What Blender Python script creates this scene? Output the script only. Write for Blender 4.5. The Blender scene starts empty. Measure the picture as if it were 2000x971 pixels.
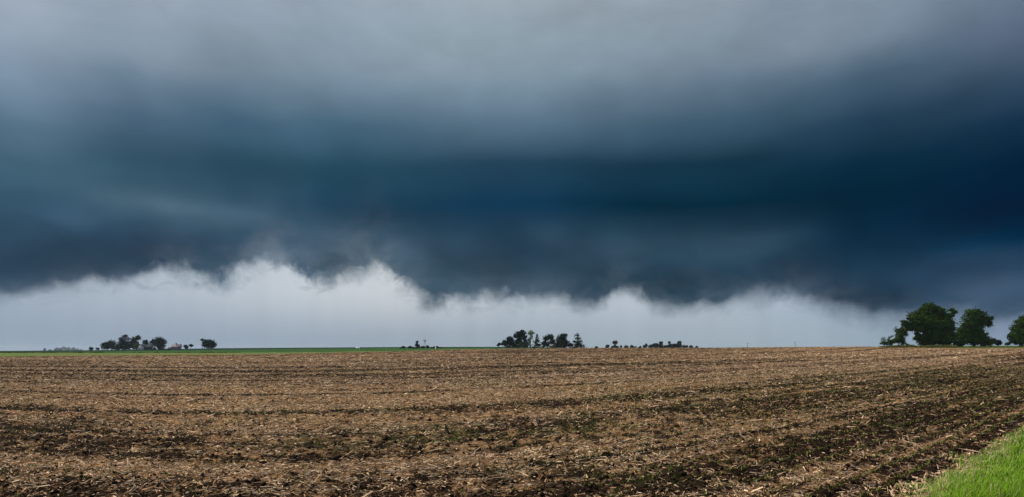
import bpy, math
import numpy as np
from math import radians, pi

sc = bpy.context.scene
COL = sc.collection
rng = np.random.default_rng(11)

# ------------------------------------------------------------------ camera
H = 2.6            # eye height, metres
F = 1150.0         # focal length in photograph pixels (2000 wide)
YH = 680.0         # photograph row of the level line
cam_d = bpy.data.cameras.new('camera')
cam = bpy.data.objects.new('camera', cam_d)
COL.objects.link(cam)
cam_d.sensor_width = 36.0
cam_d.lens = 36.0 * F / 2000.0
cam_d.shift_y = (YH - 485.5) / 2000.0
cam_d.clip_start = 0.1
cam_d.clip_end = 30000
cam.location = (0, 0, H)
cam.rotation_euler = (radians(90), 0, 0)
sc.camera = cam

sc.view_settings.view_transform = 'Standard'
sc.view_settings.look = 'None'
sc.view_settings.exposure = 1.45
SKY_K = 2 ** -1.45      # sky values are written as the photograph shows them; the exposure lifts everything
sc.view_settings.gamma = 1.0
sc.view_settings.use_curve_mapping = False
sc.cycles.max_bounces = 6
sc.cycles.diffuse_bounces = 2
sc.cycles.glossy_bounces = 1
sc.cycles.transmission_bounces = 2
sc.cycles.volume_bounces = 0
sc.cycles.transparent_max_bounces = 8
sc.cycles.use_denoising = True
sc.cycles.denoiser = 'OPENIMAGEDENOISE'
sc.cycles.denoising_prefilter = 'ACCURATE'
sc.cycles.sample_clamp_direct = 3.0
sc.cycles.sample_clamp_indirect = 1.5

# ------------------------------------------------------------------ sun
SUN_EL, SUN_AZ = radians(52), radians(-65)      # azimuth measured from the view direction, to the right
sun_d = bpy.data.lights.new('sun', 'SUN')
sun_d.energy = 1.5
sun_d.angle = radians(10)
sun_d.color = (1.0, 0.91, 0.79)
sun = bpy.data.objects.new('sun', sun_d)
COL.objects.link(sun)
from mathutils import Vector
sdir = Vector((math.sin(SUN_AZ) * math.cos(SUN_EL), math.cos(SUN_AZ) * math.cos(SUN_EL), math.sin(SUN_EL)))
sun.rotation_euler = sdir.to_track_quat('Z', 'Y').to_euler()
sun.location = (0, 0, 60)

# ------------------------------------------------------------------ node helper
def lin(c):
    out = []
    for v in c:
        v = v / 255.0
        out.append(v / 12.92 if v <= 0.04045 else ((v + 0.055) / 1.055) ** 2.4)
    return tuple(out)

class NT:
    def __init__(self, tree):
        self.t = tree; tree.nodes.clear()
    def n(self, kind, **kw):
        nd = self.t.nodes.new(kind)
        for k, v in kw.items():
            setattr(nd, k, v)
        return nd
    def put(self, sock, v):
        if v is None: return
        if isinstance(v, bpy.types.NodeSocket): self.t.links.new(v, sock)
        elif isinstance(v, (tuple, list)) and len(v) == 3 and sock.type == 'RGBA': sock.default_value = (*v, 1)
        else: sock.default_value = v
    def m(self, op, a, b=None, c=None, clamp=False):
        nd = self.n('ShaderNodeMath', operation=op, use_clamp=clamp)
        for i, v in enumerate((a, b, c)): self.put(nd.inputs[i], v)
        return nd.outputs[0]
    def vm(self, op, a, b=None):
        nd = self.n('ShaderNodeVectorMath', operation=op)
        self.put(nd.inputs[0], a)
        if b is not None: self.put(nd.inputs[1], b)
        return nd.outputs['Vector']
    def mix(self, f, a, b, blend='MIX'):
        nd = self.n('ShaderNodeMix', data_type='RGBA', blend_type=blend)
        self.put(nd.inputs[0], f); self.put(nd.inputs[6], a); self.put(nd.inputs[7], b)
        return nd.outputs[2]
    def fmix(self, f, a, b):
        nd = self.n('ShaderNodeMix', data_type='FLOAT')
        self.put(nd.inputs[0], f); self.put(nd.inputs[2], a); self.put(nd.inputs[3], b)
        return nd.outputs[0]
    def smooth(self, v, lo, hi, a=0.0, b=1.0):
        nd = self.n('ShaderNodeMapRange', interpolation_type='SMOOTHSTEP')
        for i, x in enumerate((v, lo, hi, a, b)): self.put(nd.inputs[i], x)
        return nd.outputs[0]
    def rng(self, v, lo, hi, a=0.0, b=1.0):
        nd = self.n('ShaderNodeMapRange')
        for i, x in enumerate((v, lo, hi, a, b)): self.put(nd.inputs[i], x)
        return nd.outputs[0]
    def noise(self, vec, scale, detail=4, rough=0.55, dist=0.0, lac=2.0):
        nd = self.n('ShaderNodeTexNoise')
        self.put(nd.inputs['Vector'], vec)
        nd.inputs['Scale'].default_value = scale
        nd.inputs['Detail'].default_value = detail
        nd.inputs['Roughness'].default_value = rough
        nd.inputs['Lacunarity'].default_value = lac
        nd.inputs['Distortion'].default_value = dist
        return nd
    def ramp(self, f, stops, interp='LINEAR'):
        nd = self.n('ShaderNodeValToRGB')
        cr = nd.color_ramp; cr.interpolation = interp
        while len(cr.elements) > 1: cr.elements.remove(cr.elements[-1])
        for i, (p, c) in enumerate(stops):
            e = cr.elements[0] if i == 0 else cr.elements.new(p)
            e.position = p
            e.color = (*c, 1) if isinstance(c, (tuple, list)) else (c, c, c, 1)
        self.put(nd.inputs[0], f)
        return nd.outputs[0]
    def comb(self, x, y, z):
        nd = self.n('ShaderNodeCombineXYZ')
        for i, v in enumerate((x, y, z)): self.put(nd.inputs[i], v)
        return nd.outputs[0]

# ------------------------------------------------------------------ world: storm cloud over a pale gap
world = bpy.data.worlds.new('World')
sc.world = world
world.use_nodes = True
N = NT(world.node_tree)
geo = N.n('ShaderNodeTexCoord')
sep = N.n('ShaderNodeSeparateXYZ'); N.put(sep.inputs[0], geo.outputs['Generated'])
dx, dy, dz = sep.outputs
hor = N.m('MAXIMUM', N.m('SQRT', N.m('ADD', N.m('MULTIPLY', dx, dx), N.m('MULTIPLY', dy, dy))), 1e-4)
az = N.m('ARCTAN2', dx, dy)                       # 0 straight ahead
el = N.m('DIVIDE', dz, hor)                       # tangent of the elevation
def px_az(x): return math.atan((x - 1000) / F)
def px_el(x, y): return (YH - y) / F * math.cos(px_az(x))
cyl = N.comb(N.m('DIVIDE', dx, hor), N.m('DIVIDE', dy, hor), el)
# soft domain warp so that no profile shows through
wn = N.noise(cyl, 2.3, 3, 0.5)
wsep = N.n('ShaderNodeSeparateColor'); N.put(wsep.inputs[0], wn.outputs['Color'])
el_w = N.m('MULTIPLY_ADD', N.m('SUBTRACT', wsep.outputs[0], 0.5), 0.05, el)
az_w = N.m('MULTIPLY_ADD', N.m('SUBTRACT', wsep.outputs[1], 0.5), 0.30, az)
rows = [0, 80, 160, 240, 320, 400, 470, 540]
cols = {
 20:   [(157,169,186),(144,160,180),(122,143,166),(88,115,138),(62,92,112),(52,84,108),(48,76,100),(42,68,92)],
 330:  [(158,170,188),(146,162,180),(112,134,155),(74,100,124),(52,86,108),(62,94,116),(46,74,100),(50,76,100)],
 540:  [(155,168,186),(144,160,178),(116,138,158),(68,98,122),(42,78,100),(46,80,104),(50,78,102),(66,92,114)],
 700:  [(155,168,184),(142,160,178),(124,146,166),(72,104,128),(38,76,98),(26,64,90),(54,82,104),(62,88,108)],
 1000: [(155,168,182),(142,160,174),(125,146,164),(90,115,138),(38,72,96),(12,54,82),(34,62,84),(40,66,86)],
 1330: [(150,162,178),(136,152,168),(104,124,144),(62,90,112),(20,56,78),(2,40,60),(38,66,86),(34,62,82)],
 1660: [(135,150,170),(118,136,156),(72,96,118),(36,64,88),(4,42,64),(0,34,56),(6,42,66),(24,56,80)],
 1970: [(108,123,145),(92,109,134),(54,78,102),(20,50,76),(0,32,58),(0,24,50),(0,36,64),(40,66,92)],
}
def E2p(E): return E / (0.6 + E)
elp = N.m('DIVIDE', N.m('MAXIMUM', el_w, 0.0), N.m('ADD', N.m('MAXIMUM', el_w, 0.0), 0.6))
overcast_hi = lin((168, 180, 196))
prev = None; xs = sorted(cols)
for i, x in enumerate(xs):
    st = [(E2p(px_el(x, y)), lin(c)) for y, c in zip(rows, cols[x])][::-1]
    top = st[-1][1]
    # beyond the frame's top the cover goes on growing thinner and paler, as it does inside the frame
    st += [(0.62, tuple(0.45 * a + 0.55 * b for a, b in zip(top, overcast_hi))), (0.85, overcast_hi)]
    c = N.ramp(elp, st, 'B_SPLINE' if False else 'LINEAR')
    if prev is None: prev = c
    else:
        f = N.smooth(az_w, px_az(xs[i - 1]), px_az(x))
        prev = N.mix(f, prev, c)
cloud = prev
# broad soft billows
bn = N.noise(N.vm('MULTIPLY', cyl, (1, 1, 1.6)), 4.6, 4, 0.5, 0.3)
bn2 = N.noise(N.vm('MULTIPLY', cyl, (1, 1, 1.7)), 13.0, 4, 0.55, 0.5)
bamp = N.smooth(el, 0.05, 0.32, 1.0, 0.30)
bill = N.m('MULTIPLY_ADD', N.m('SUBTRACT', bn.outputs[0], 0.5), N.m('MULTIPLY', bamp, 1.4), 1.0)
bill = N.m('MULTIPLY_ADD', N.m('SUBTRACT', bn2.outputs[0], 0.5), N.m('MULTIPLY', bamp, 0.65), bill)
gn = N.noise(N.vm('MULTIPLY', cyl, (1, 1, 1.6)), 11.0, 4, 0.55, 0.3)
gran = N.rng(gn.outputs[0], 0.3, 0.7, 0.965, 1.035)
hsv = N.mix(1.0, cloud, N.comb(N.m('MULTIPLY', bill, gran), N.m('MULTIPLY', bill, gran), N.m('MULTIPLY', bill, gran)), 'MULTIPLY')
cloud = N.mix(1.0, hsv, (0.94, 0.955, 0.93), 'MULTIPLY')
# the storm's own lumps and paler folds (azimuth, elevation, half sizes, strength)
lump = None
for (x, y, hx, hy, k_) in ((385,408,150,24,.30),(520,418,50,18,.22),(330,490,170,34,-.20),(170,440,90,26,.10),(90,520,120,26,-.12),(690,470,120,40,.16),(640,520,60,18,-.18),
                           (790,430,130,24,-.14),(920,520,110,36,-.20),(1075,455,70,24,.30),(1140,540,90,26,-.10),(1210,490,120,26,.16),(1330,555,110,26,-.12),
                           (1480,475,90,30,.38),(1560,540,120,26,-.10),(1700,585,110,22,-.22),(1880,490,110,30,.34),(1960,560,80,24,.30),(560,330,240,30,-.10),(1180,330,260,26,-.16),
                           (860,120,200,40,.05),(1230,200,160,40,-.05),(690,200,120,30,-.06),(1500,110,200,36,.06),(430,150,160,34,.05)):
    a_ = N.m('DIVIDE', N.m('SUBTRACT', az_w, px_az(x)), hx / F * math.cos(px_az(x)) ** 2)
    e_ = N.m('DIVIDE', N.m('SUBTRACT', el_w, px_el(x, y)), hy / F * math.cos(px_az(x)))
    g_ = N.m('MULTIPLY', N.m('EXPONENT', N.m('MULTIPLY', N.m('ADD', N.m('MULTIPLY', a_, a_), N.m('MULTIPLY', e_, e_)), -1.0)), k_)
    lump = g_ if lump is None else N.m('ADD', lump, g_)
lf = N.m('ADD', N.m('MULTIPLY', lump, 1.25), 1.0)
lr = N.m('ADD', N.m('MULTIPLY', N.m('MAXIMUM', lump, 0.0), 1.2), lf)
lb = N.m('SUBTRACT', lf, N.m('MULTIPLY', N.m('MAXIMUM', lump, 0.0), 0.35))
cloud = N.mix(1.0, cloud, N.comb(lr, lf, lb), 'MULTIPLY')
# lighter underside wash just above the ragged edge is inside the rows; now the edge itself
edge = [(-400,570),(0,570),(70,571),(120,562),(180,554),(250,550),(285,537),(320,524),(360,532),(400,536),(455,534),(485,522),(510,508),
        (535,502),(560,506),(578,518),(600,532),(645,550),(672,536),(700,528),(728,517),(755,521),(775,545),(800,564),(845,578),(880,587),(915,582),(945,573),
        (1000,574)]
edge2 = [(1000,574),(1050,577),(1090,578),(1120,587),(1155,587),(1180,576),(1205,562),(1230,562),(1250,572),(1280,588),(1310,594),(1345,592),
         (1372,582),(1405,588),(1440,578),(1480,575),(1530,573),(1580,578),(1615,590),(1650,597),(1680,607),(1720,614),(1770,613),(1850,612),(1945,614),(2000,608),(2400,606)]
ew = N.noise(cyl, 26.0, 4, 0.6, 0.6)
es = N.n('ShaderNodeSeparateColor'); N.put(es.inputs[0], ew.outputs['Color'])
az_e = N.m('MULTIPLY_ADD', N.m('SUBTRACT', es.outputs[0], 0.5), 0.035, az)
azp = N.m('MULTIPLY_ADD', az_e, 0.5, 0.5)
def edge_ramp(pts):
    return N.ramp(azp, [(0.5 + 0.5 * px_az(x), px_el(x, y) * 4.0) for x, y in pts], 'EASE')
ee = N.m('MULTIPLY', N.fmix(N.m('GREATER_THAN', az_e, 0.0), edge_ramp(edge), edge_ramp(edge2)), 0.25)
ee = N.m('SUBTRACT', ee, N.smooth(az, px_az(150), px_az(400), 0.004, 0.013))
# ragged wisps: stronger on the left two thirds, soft on the right
wamp = N.smooth(az, px_az(720), px_az(1250), 1.0, 0.5)
wamp = N.m('MULTIPLY', wamp, N.smooth(az, px_az(120), px_az(300), 0.5, 1.0))
w1 = N.noise(N.vm('MULTIPLY', cyl, (1, 1, 0.9)), 11.0, 1, 0.5, 0.1)
w2 = N.noise(N.vm('MULTIPLY', cyl, (1, 1, 1.0)), 25.0, 5, 0.60, 0.35)
w5 = N.noise(N.vm('MULTIPLY', cyl, (1.1, 1.1, 0.9)), 62.0, 4, 0.6, 0.4)
def lobes(nz): return N.m('ABSOLUTE', N.m('SUBTRACT', N.m('MULTIPLY', nz.outputs[0], 2.0), 1.0))
wis = N.m('ADD', N.m('MULTIPLY', N.m('SUBTRACT', lobes(w1), 0.20), 0.050),
          N.m('MULTIPLY', N.m('SUBTRACT', w2.outputs[0], 0.5), 0.054))
wis = N.m('ADD', wis, N.m('MULTIPLY', N.m('SUBTRACT', w5.outputs[0], 0.5), 0.022))
dd = N.m('ADD', N.m('SUBTRACT', el, ee), N.m('MULTIPLY', wis, wamp))
w3 = N.noise(cyl, 12.0, 3, 0.5)
soft = N.rng(w3.outputs[0], 0.35, 0.65, 0.014, 0.036)
cov_a = N.smooth(dd, N.m('MULTIPLY', soft, -0.75), soft)
# torn scud hanging lower, half transparent
w4 = N.noise(N.vm('MULTIPLY', cyl, (1, 1, 1.5)), 30.0, 6, 0.6, 0.8)
dlow = N.m('ADD', N.m('ADD', N.m('SUBTRACT', el, ee), 0.016), N.m('MULTIPLY', N.m('SUBTRACT', w4.outputs[0], 0.52), 0.20))
cov_b = N.m('MULTIPLY', N.smooth(dlow, -0.01, 0.06), N.smooth(N.m('SUBTRACT', el, ee), -0.034, -0.006))
cov_b = N.m('MULTIPLY', N.m('MULTIPLY', cov_b, 0.38), wamp)
cover = N.m('MAXIMUM', cov_a, cov_b)
# pale rain-lit gap below the cloud
band_lo = N.ramp(azp, [(0.5 + 0.5 * px_az(x), lin(c)) for x, c in
    ((0,(146,162,180)),(400,(148,163,180)),(800,(152,166,180)),(1200,(158,172,182)),(1600,(156,172,184)),(2000,(124,144,166)))])
band_hi = N.ramp(azp, [(0.5 + 0.5 * px_az(x), lin(c)) for x, c in
    ((0,(164,178,192)),(250,(176,188,201)),(550,(192,201,209)),(760,(202,208,213)),(1000,(184,194,204)),(1300,(184,194,206)),(1550,(170,184,200)),(2000,(120,140,164)))])
virga = N.noise(N.vm('MULTIPLY', cyl, (1, 1, 0.12)), 24.0, 3, 0.5, 0.2)
band = N.mix(N.smooth(el, 0.0, 0.105), band_lo, band_hi)
vg = N.rng(virga.outputs[0], 0.3, 0.7, 0.965, 1.035)
band = N.mix(1.0, band, N.comb(vg, vg, vg), 'MULTIPLY')
# thin grey haze of cloud hanging just under the edge
veil_n = N.noise(N.vm('MULTIPLY', cyl, (1, 1, 1.4)), 14.0, 5, 0.6, 0.4)
veil_h = N.m('MULTIPLY_ADD', N.smooth(az, px_az(150), px_az(480), 0.0, 1.0), 0.030, 0.012)
veil_h = N.m('MULTIPLY', veil_h, N.smooth(az, px_az(700), px_az(950), 1.0, 0.55))
veil = N.m('EXPONENT', N.m('MULTIPLY', N.m('DIVIDE', N.m('MAXIMUM', N.m('SUBTRACT', el, ee), 0.0), veil_h), -1.0))
veil = N.m('MULTIPLY', veil, N.rng(veil_n.outputs[0], 0.35, 0.65, 0.06, 0.46))
sky_col = N.mix(cover, band, N.mix(veil, cloud, N.mix(0.35, band, lin((96, 116, 136)))))
under = N.smooth(N.m('SUBTRACT', el, ee), -0.055, 0.0)
# behind and beside the camera the cover is an ordinary bright overcast (the field is lit by it)
hi = N.noise(cyl, 1.6, 4, 0.5)
oc = N.mix(N.rng(hi.outputs[0], 0.3, 0.7), lin((150, 164, 180)), lin((184, 193, 202)))
back = N.smooth(N.m('ABSOLUTE', az), 0.95, 2.0)
zen = N.smooth(dz, 0.60, 0.95)
wgt = N.m('MAXIMUM', back, zen)
sky_col = N.mix(wgt, sky_col, oc)
# daylight above the cover
nish = N.n('ShaderNodeTexSky')
nish.sky_type = 'NISHITA'
nish.sun_disc = False
nish.sun_elevation = SUN_EL
nish.sun_rotation = SUN_AZ
bg1 = N.n('ShaderNodeBackground'); N.put(bg1.inputs[0], sky_col); bg1.inputs[1].default_value = SKY_K
bg2 = N.n('ShaderNodeBackground'); N.put(bg2.inputs[0], nish.outputs[0]); bg2.inputs[1].default_value = 0.05
mixs = N.n('ShaderNodeMixShader')
N.put(mixs.inputs[0], N.m('MULTIPLY', wgt, 0.35)); N.put(mixs.inputs[1], bg1.outputs[0]); N.put(mixs.inputs[2], bg2.outputs[0])
wo = N.n('ShaderNodeOutputWorld'); N.put(wo.inputs[0], mixs.outputs[0])

# ------------------------------------------------------------------ numpy noise
def hash2(ix, iy, seed):
    h = (ix.astype(np.int64) * 374761393 + iy.astype(np.int64) * 668265263 + seed * 974711) & 0xFFFFFFFF
    h = ((h ^ (h >> 13)) * 1274126177) & 0xFFFFFFFF
    h = h ^ (h >> 16)
    return (h & 0xFFFFFF) / float(0xFFFFFF)
def vnoise(x, y, seed=0):
    x = np.asarray(x, float); y = np.asarray(y, float)
    ix = np.floor(x); iy = np.floor(y); fx = x - ix; fy = y - iy
    fx = fx * fx * (3 - 2 * fx); fy = fy * fy * (3 - 2 * fy)
    a = hash2(ix, iy, seed); b = hash2(ix + 1, iy, seed); c = hash2(ix, iy + 1, seed); d = hash2(ix + 1, iy + 1, seed)
    return (a * (1 - fx) + b * fx) * (1 - fy) + (c * (1 - fx) + d * fx) * fy
def fbm(x, y, seed=0, o=4, g=0.5):
    s = 0; a = 1; t = 0
    for k in range(o):
        s = s + a * vnoise(x * 2 ** k + 17.3 * k, y * 2 ** k - 9.1 * k, seed + k); t += a; a *= g
    return s / t
def sst(v, a, b):
    t = np.clip((v - a) / (b - a), 0, 1); return t * t * (3 - 2 * t)

# ------------------------------------------------------------------ terrain (a table of gentle slopes)
TX = [0, 200, 430, 660, 800, 900, 1000, 1150, 1400, 1560, 1700, 1720, 1870, 2000]
T = dict(
 ye=[696.5, 694, 693.2, 688.7, 685.7, 682.6, 681, 679.5, 679.1, 677.8, 677.0, 678.0, 680.0, 680.3],
 Ye=[185, 205, 225, 260, 300, 340, 370, 380, 340, 300, 240, 212, 200, 190],
 y1=[689, 689, 689, 687, 684.5, 681.8, 680.6, 679.6, 679.6, 678.3, 677.6, 675.6, 675.2, 675.2],
 Y1=[250, 270, 290, 310, 340, 370, 400, 410, 370, 330, 270, 250, 250, 245],
 y2=[688.5, 686.6, 683.6, 680.5, 679.5, 679.2, 679.3, 679.8, 680.4, 679.4, 678.6, 676.6, 676.2, 676.2],
 Y2=[300, 430, 460, 470, 480, 490, 500, 500, 480, 460, 430, 400, 400, 400],
 yc=[685.5, 683.9, 680.2, 678.7, 677.8, 677.5, 677.6, 679.6, 680.9, 680.2, 679.5, 678, 678, 678],
 Yc=[620, 650, 650, 650, 650, 650, 640, 640, 640, 640, 640, 640, 640, 640])
for k in T: T[k] = np.array(T[k], float)
TX = np.array(TX, float)
def tab(k, x):
    x = np.clip(x, TX[0], TX[-1])
    i = np.clip(np.searchsorted(TX, x, side='right') - 1, 0, len(TX) - 2)
    t = (x - TX[i]) / (TX[i + 1] - TX[i]); 
    return T[k][i] * (1 - t) + T[k][i + 1] * t
def xpix(X, Y):
    th = np.arctan2(X, Y); th = np.clip(th, -0.80, 0.80)
    return 1000 + F * np.tan(th)
def depth(X, Y):
    th = np.arctan2(X, Y); r = np.hypot(X, Y)
    return r * np.cos(np.clip(th, -0.80, 0.80))
def height(X, Y):
    X = np.asarray(X, float); Y = np.asarray(Y, float)
    x = xpix(X, Y); D = depth(X, Y)
    Ye, Y1, Y2, Yc = (tab(k, x) for k in ('Ye', 'Y1', 'Y2', 'Yc'))
    ye, y1, y2, yc = (tab(k, x) for k in ('ye', 'y1', 'y2', 'yc'))
    z = lambda y, d: H - (y - YH) * d / F
    ze = z(ye, Ye)
    kn = [(0 * D, 0 * D), (60 + 0 * D, ze * 0.12), (Ye * .6 , ze * 0.40), (Ye, ze), (Y1, z(y1, Y1)), (Y2, z(y2, Y2)), (Yc, z(yc, Yc)),
          (Yc * 1.8, z(yc + 2.0, Yc * 1.8)), (7000 + 0 * D, z(yc + 2.6, 7000.))]
    out = np.zeros_like(D)
    for (d0, z0), (d1, z1) in zip(kn[:-1], kn[1:]):
        m = (D >= d0) & (D <= d1)
        t = (D - d0) / np.maximum(d1 - d0, 1e-6)
        out = np.where(m, z0 * (1 - t) + z1 * t, out)
    return np.where(D > 7000, kn[-1][1], out)
# rows of the field: s counts metres across the drill rows, q runs along them
def rowco(X, Y):
    u = X / np.maximum(Y, 1e-3); ph = np.clip(0.449 + 1.032 * u, -1.5, 1.5)
    return Y * np.cos(ph), Y * np.sin(ph)
S_EDGE = 4.35
def edge_wob(X, Y):
    return 1.0 * (fbm(X * 0.30, Y * 0.30, 5) - 0.5) + 1.5 * (fbm(X * 1.3, Y * 1.3, 6, 3) - 0.5) + 0.02
def Ynear(u):
    return np.minimum(S_EDGE / np.maximum(np.cos(np.clip(0.449 + 1.032 * u, -1.5, 1.5)), 0.04), 105)

def residue_cover(X, Y):
    """share of the soil hidden by dead stalks, 0..1"""
    s, q = rowco(X, Y)
    c = 0.53 + 0 * s
    c += 0.20 * np.exp(-((s - 11.8) / 1.9) ** 2) + 0.05 * np.exp(-((s - 17.5) / 2.0) ** 2) + 0.16 * np.exp(-((s - 15.5) / 2.5) ** 2) * sst(-X / np.maximum(Y, 1), -0.1, 0.4)
    c += 0.22 * np.exp(-((s - 36) / 9.0) ** 2) - 0.10 * np.exp(-((s - 62) / 8.0) ** 2)
    right = sst(X / np.maximum(Y, 1), 0.15, 0.6)
    c -= right * 0.08 * sst(-s, -21, -14) 
    c += right * 0.15 * sst(s, 24, 40)
    c += 0.32 * (fbm(s / 2.2, q / 13.0, 21, 3) - 0.5)
    c += 0.50 * (fbm(s / 0.5, q / 6.0, 23, 2) - 0.5)
    c += 1.15 * (fbm(s / 1.3, q / 55.0, 27, 3) - 0.5) + sst(Y, 25, 80) * 1.1 * (fbm(s / 4.5, q / 140.0, 28, 2) - 0.5)
    c -= 0.22 * np.exp(-(((s - 4.5 + 4.56) % 9.12 - 4.56) / 0.35) ** 2)
    c += 0.40 * (fbm(X / 1.3, Y / 2.1, 24, 3) - 0.5) + 0.6 * (fbm(X / 0.28, Y / 0.5, 26, 2) - 0.5)
    c += 0.22 * (fbm(s / 9.0, q / 40.0, 25, 2) - 0.5)
    c -= (0.18 + 0.20 * right) * np.exp(-(((s - 4.9 + 0.38) % 0.76 - 0.38) / 0.17) ** 2) * sst(-s, -40, -16)
    return np.clip(c, 0.08, 0.98)
def green_cover(X, Y):
    s, q = rowco(X, Y)
    g = 1.2 * (fbm(X / 2.3, Y / 3.2, 31, 3) - 0.54) + 0.9 * (fbm(s / 1.2, q / 9.0, 33, 2) - 0.5)
    def blob(px, py, rx, ry, k):
        Yb = H * F / (py - YH); Xb = (px - 1000) / F * Yb
        return k * np.exp(-((X - Xb) / rx) ** 2 - ((Y - Yb) / ry) ** 2)
    g += blob(950, 750, 2.0, 3.5, 1.5) + blob(1300, 716, 12, 14, .3) + blob(400, 935, 1.2, .9, .55) + blob(250, 835, 4, 2.2, .4) \
       + blob(60, 930, 2, 1, .4) + blob(850, 840, 5, 2, .35) + blob(1290, 950, 1, .5, .3)
    return np.clip(g, 0, 1)

# ------------------------------------------------------------------ mesh helpers
def mesh_np(name, verts, faces, mats=(), parent=None, smooth=False, mat_idx=None, attr=None, link=True):
    """faces: (n,k) int array (k = 3 or 4) or list of such arrays"""
    me = bpy.data.meshes.new(name)
    if isinstance(faces, np.ndarray): faces = [faces]
    faces = [f for f in faces if len(f)]
    V = np.asarray(verts, np.float32)
    me.vertices.add(len(V)); me.vertices.foreach_set('co', V.ravel())
    nl = sum(f.size for f in faces); npoly = sum(len(f) for f in faces)
    me.loops.add(nl); me.polygons.add(npoly)
    me.loops.foreach_set('vertex_index', np.concatenate([f.ravel() for f in faces]).astype(np.int32))
    tot = np.concatenate([np.full(len(f), f.shape[1]) for f in faces]).astype(np.int32)
    st = np.concatenate([[0], np.cumsum(tot)[:-1]]).astype(np.int32)
    me.polygons.foreach_set('loop_start', st)
    if mat_idx is not None: me.polygons.foreach_set('material_index', np.asarray(mat_idx, np.int32))
    if smooth: me.polygons.foreach_set('use_smooth', np.ones(npoly, bool))
    for m in mats: me.materials.append(m)
    me.update(calc_edges=True)
    if attr:
        for k, (dom, arr) in attr.items():
            a = me.attributes.new(k, 'FLOAT', dom); a.data.foreach_set('value', np.asarray(arr, np.float32))
    o = bpy.data.objects.new(name, me)
    if link: COL.objects.link(o)
    if parent: o.parent = parent
    return o
def tag(o, label=None, cat=None, group=None, kind=None):
    if label: o['label'] = label
    if cat: o['category'] = cat
    if group: o['group'] = group
    if kind: o['kind'] = kind
    return o
class MB:
    def __init__(self): self.v = []; self.q = []; self.t = []; self.n = 0
    def add(self, v, q=None, t=None):
        self.v.append(np.asarray(v, float))
        if q is not None and len(q): self.q.append(np.asarray(q, int) + self.n)
        if t is not None and len(t): self.t.append(np.asarray(t, int) + self.n)
        self.n += len(v)
    def box(self, a, b):
        (x0, y0, z0), (x1, y1, z1) = a, b
        v = [(x0,y0,z0),(x1,y0,z0),(x1,y1,z0),(x0,y1,z0),(x0,y0,z1),(x1,y0,z1),(x1,y1,z1),(x0,y1,z1)]
        self.add(v, [(0,3,2,1),(4,5,6,7),(0,1,5,4),(1,2,6,5),(2,3,7,6),(3,0,4,7)])
    def prism(self, prof, y0, y1):
        """profile (x,z) polygon extruded along y"""
        n = len(prof)
        v = [(x, y0, z) for x, z in prof] + [(x, y1, z) for x, z in prof]
        self.add(v, [(i, (i + 1) % n, n + (i + 1) % n, n + i) for i in range(n)],
                 [(0, i + 1, i) for i in range(1, n - 1)] + [(n, n + i, n + i + 1) for i in range(1, n - 1)])
    def tube(self, pts, rad, seg=6, cap=True):
        pts = np.asarray(pts, float); rad = np.broadcast_to(np.asarray(rad, float), (len(pts),))
        rings = []
        for i, p in enumerate(pts):
            d = pts[min(i + 1, len(pts) - 1)] - pts[max(i - 1, 0)]; d = d / (np.linalg.norm(d) + 1e-9)
            a = np.cross(d, (0, 0, 1)) if abs(d[2]) < 0.9 else np.cross(d, (1, 0, 0))
            a /= np.linalg.norm(a); b = np.cross(d, a)
            th = np.arange(seg) / seg * 2 * pi
            rings.append(p + rad[i] * (np.cos(th)[:, None] * a + np.sin(th)[:, None] * b))
        v = np.concatenate(rings); q = []
        for i in range(len(pts) - 1):
            for k in range(seg):
                q.append((i * seg + k, i * seg + (k + 1) % seg, (i + 1) * seg + (k + 1) % seg, (i + 1) * seg + k))
        t = []
        if cap:
            t = [(0, k, k + 1) for k in range(1, seg - 1)]
            o = (len(pts) - 1) * seg
            t += [(o, o + k + 1, o + k) for k in range(1, seg - 1)]
        self.add(v, q, t)
    def build(self, name, mat, parent=None, smooth=False):
        f = []
        if self.q: f.append(np.concatenate(self.q))
        if self.t: f.append(np.concatenate(self.t))
        return mesh_np(name, np.concatenate(self.v), f, [mat], parent, smooth)

# ------------------------------------------------------------------ materials
def material(name, rough=0.9):
    m = bpy.data.materials.new(name); m.use_nodes = True
    n = NT(m.node_tree)
    b = n.n('ShaderNodeBsdfPrincipled'); o = n.n('ShaderNodeOutputMaterial')
    n.put(o.inputs[0], b.outputs[0]); b.inputs['Roughness'].default_value = rough
    b.inputs['Specular IOR Level'].default_value = 0.15
    return m, n, b
def simple(name, c, var=0.15, scale=3.0, rough=0.85, spec=0.15):
    m, n, b = material(name, rough)
    tc = n.n('ShaderNodeTexCoord')
    ns = n.noise(tc.outputs['Object'], scale, 4, 0.6)
    f = n.rng(ns.outputs[0], 0.3, 0.7, 1 - var, 1 + var)
    n.put(b.inputs['Base Color'], n.mix(1.0, c, n.comb(f, f, f), 'MULTIPLY'))
    b.inputs['Specular IOR Level'].default_value = spec
    return m
def foliage(name, c0, c1, trans=0.0):
    """leaf colour varies from face group to face group (attribute tint)"""
    m, n, b = material(name, 0.6)
    at = n.n('ShaderNodeAttribute', attribute_name='tint')
    tc = n.n('ShaderNodeTexCoord')
    ns = n.noise(tc.outputs['Object'], 0.6, 3, 0.6)
    f = n.m('ADD', n.m('MULTIPLY', at.outputs['Fac'], 0.7), n.m('MULTIPLY', n.m('SUBTRACT', ns.outputs[0], 0.35), 0.7), clamp=True)
    n.put(b.inputs['Base Color'], n.mix(f, c0, c1))
    b.inputs['Specular IOR Level'].default_value = 0.02
    if trans:
        b.inputs['Transmission Weight'].default_value = 0.0
    return m
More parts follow.
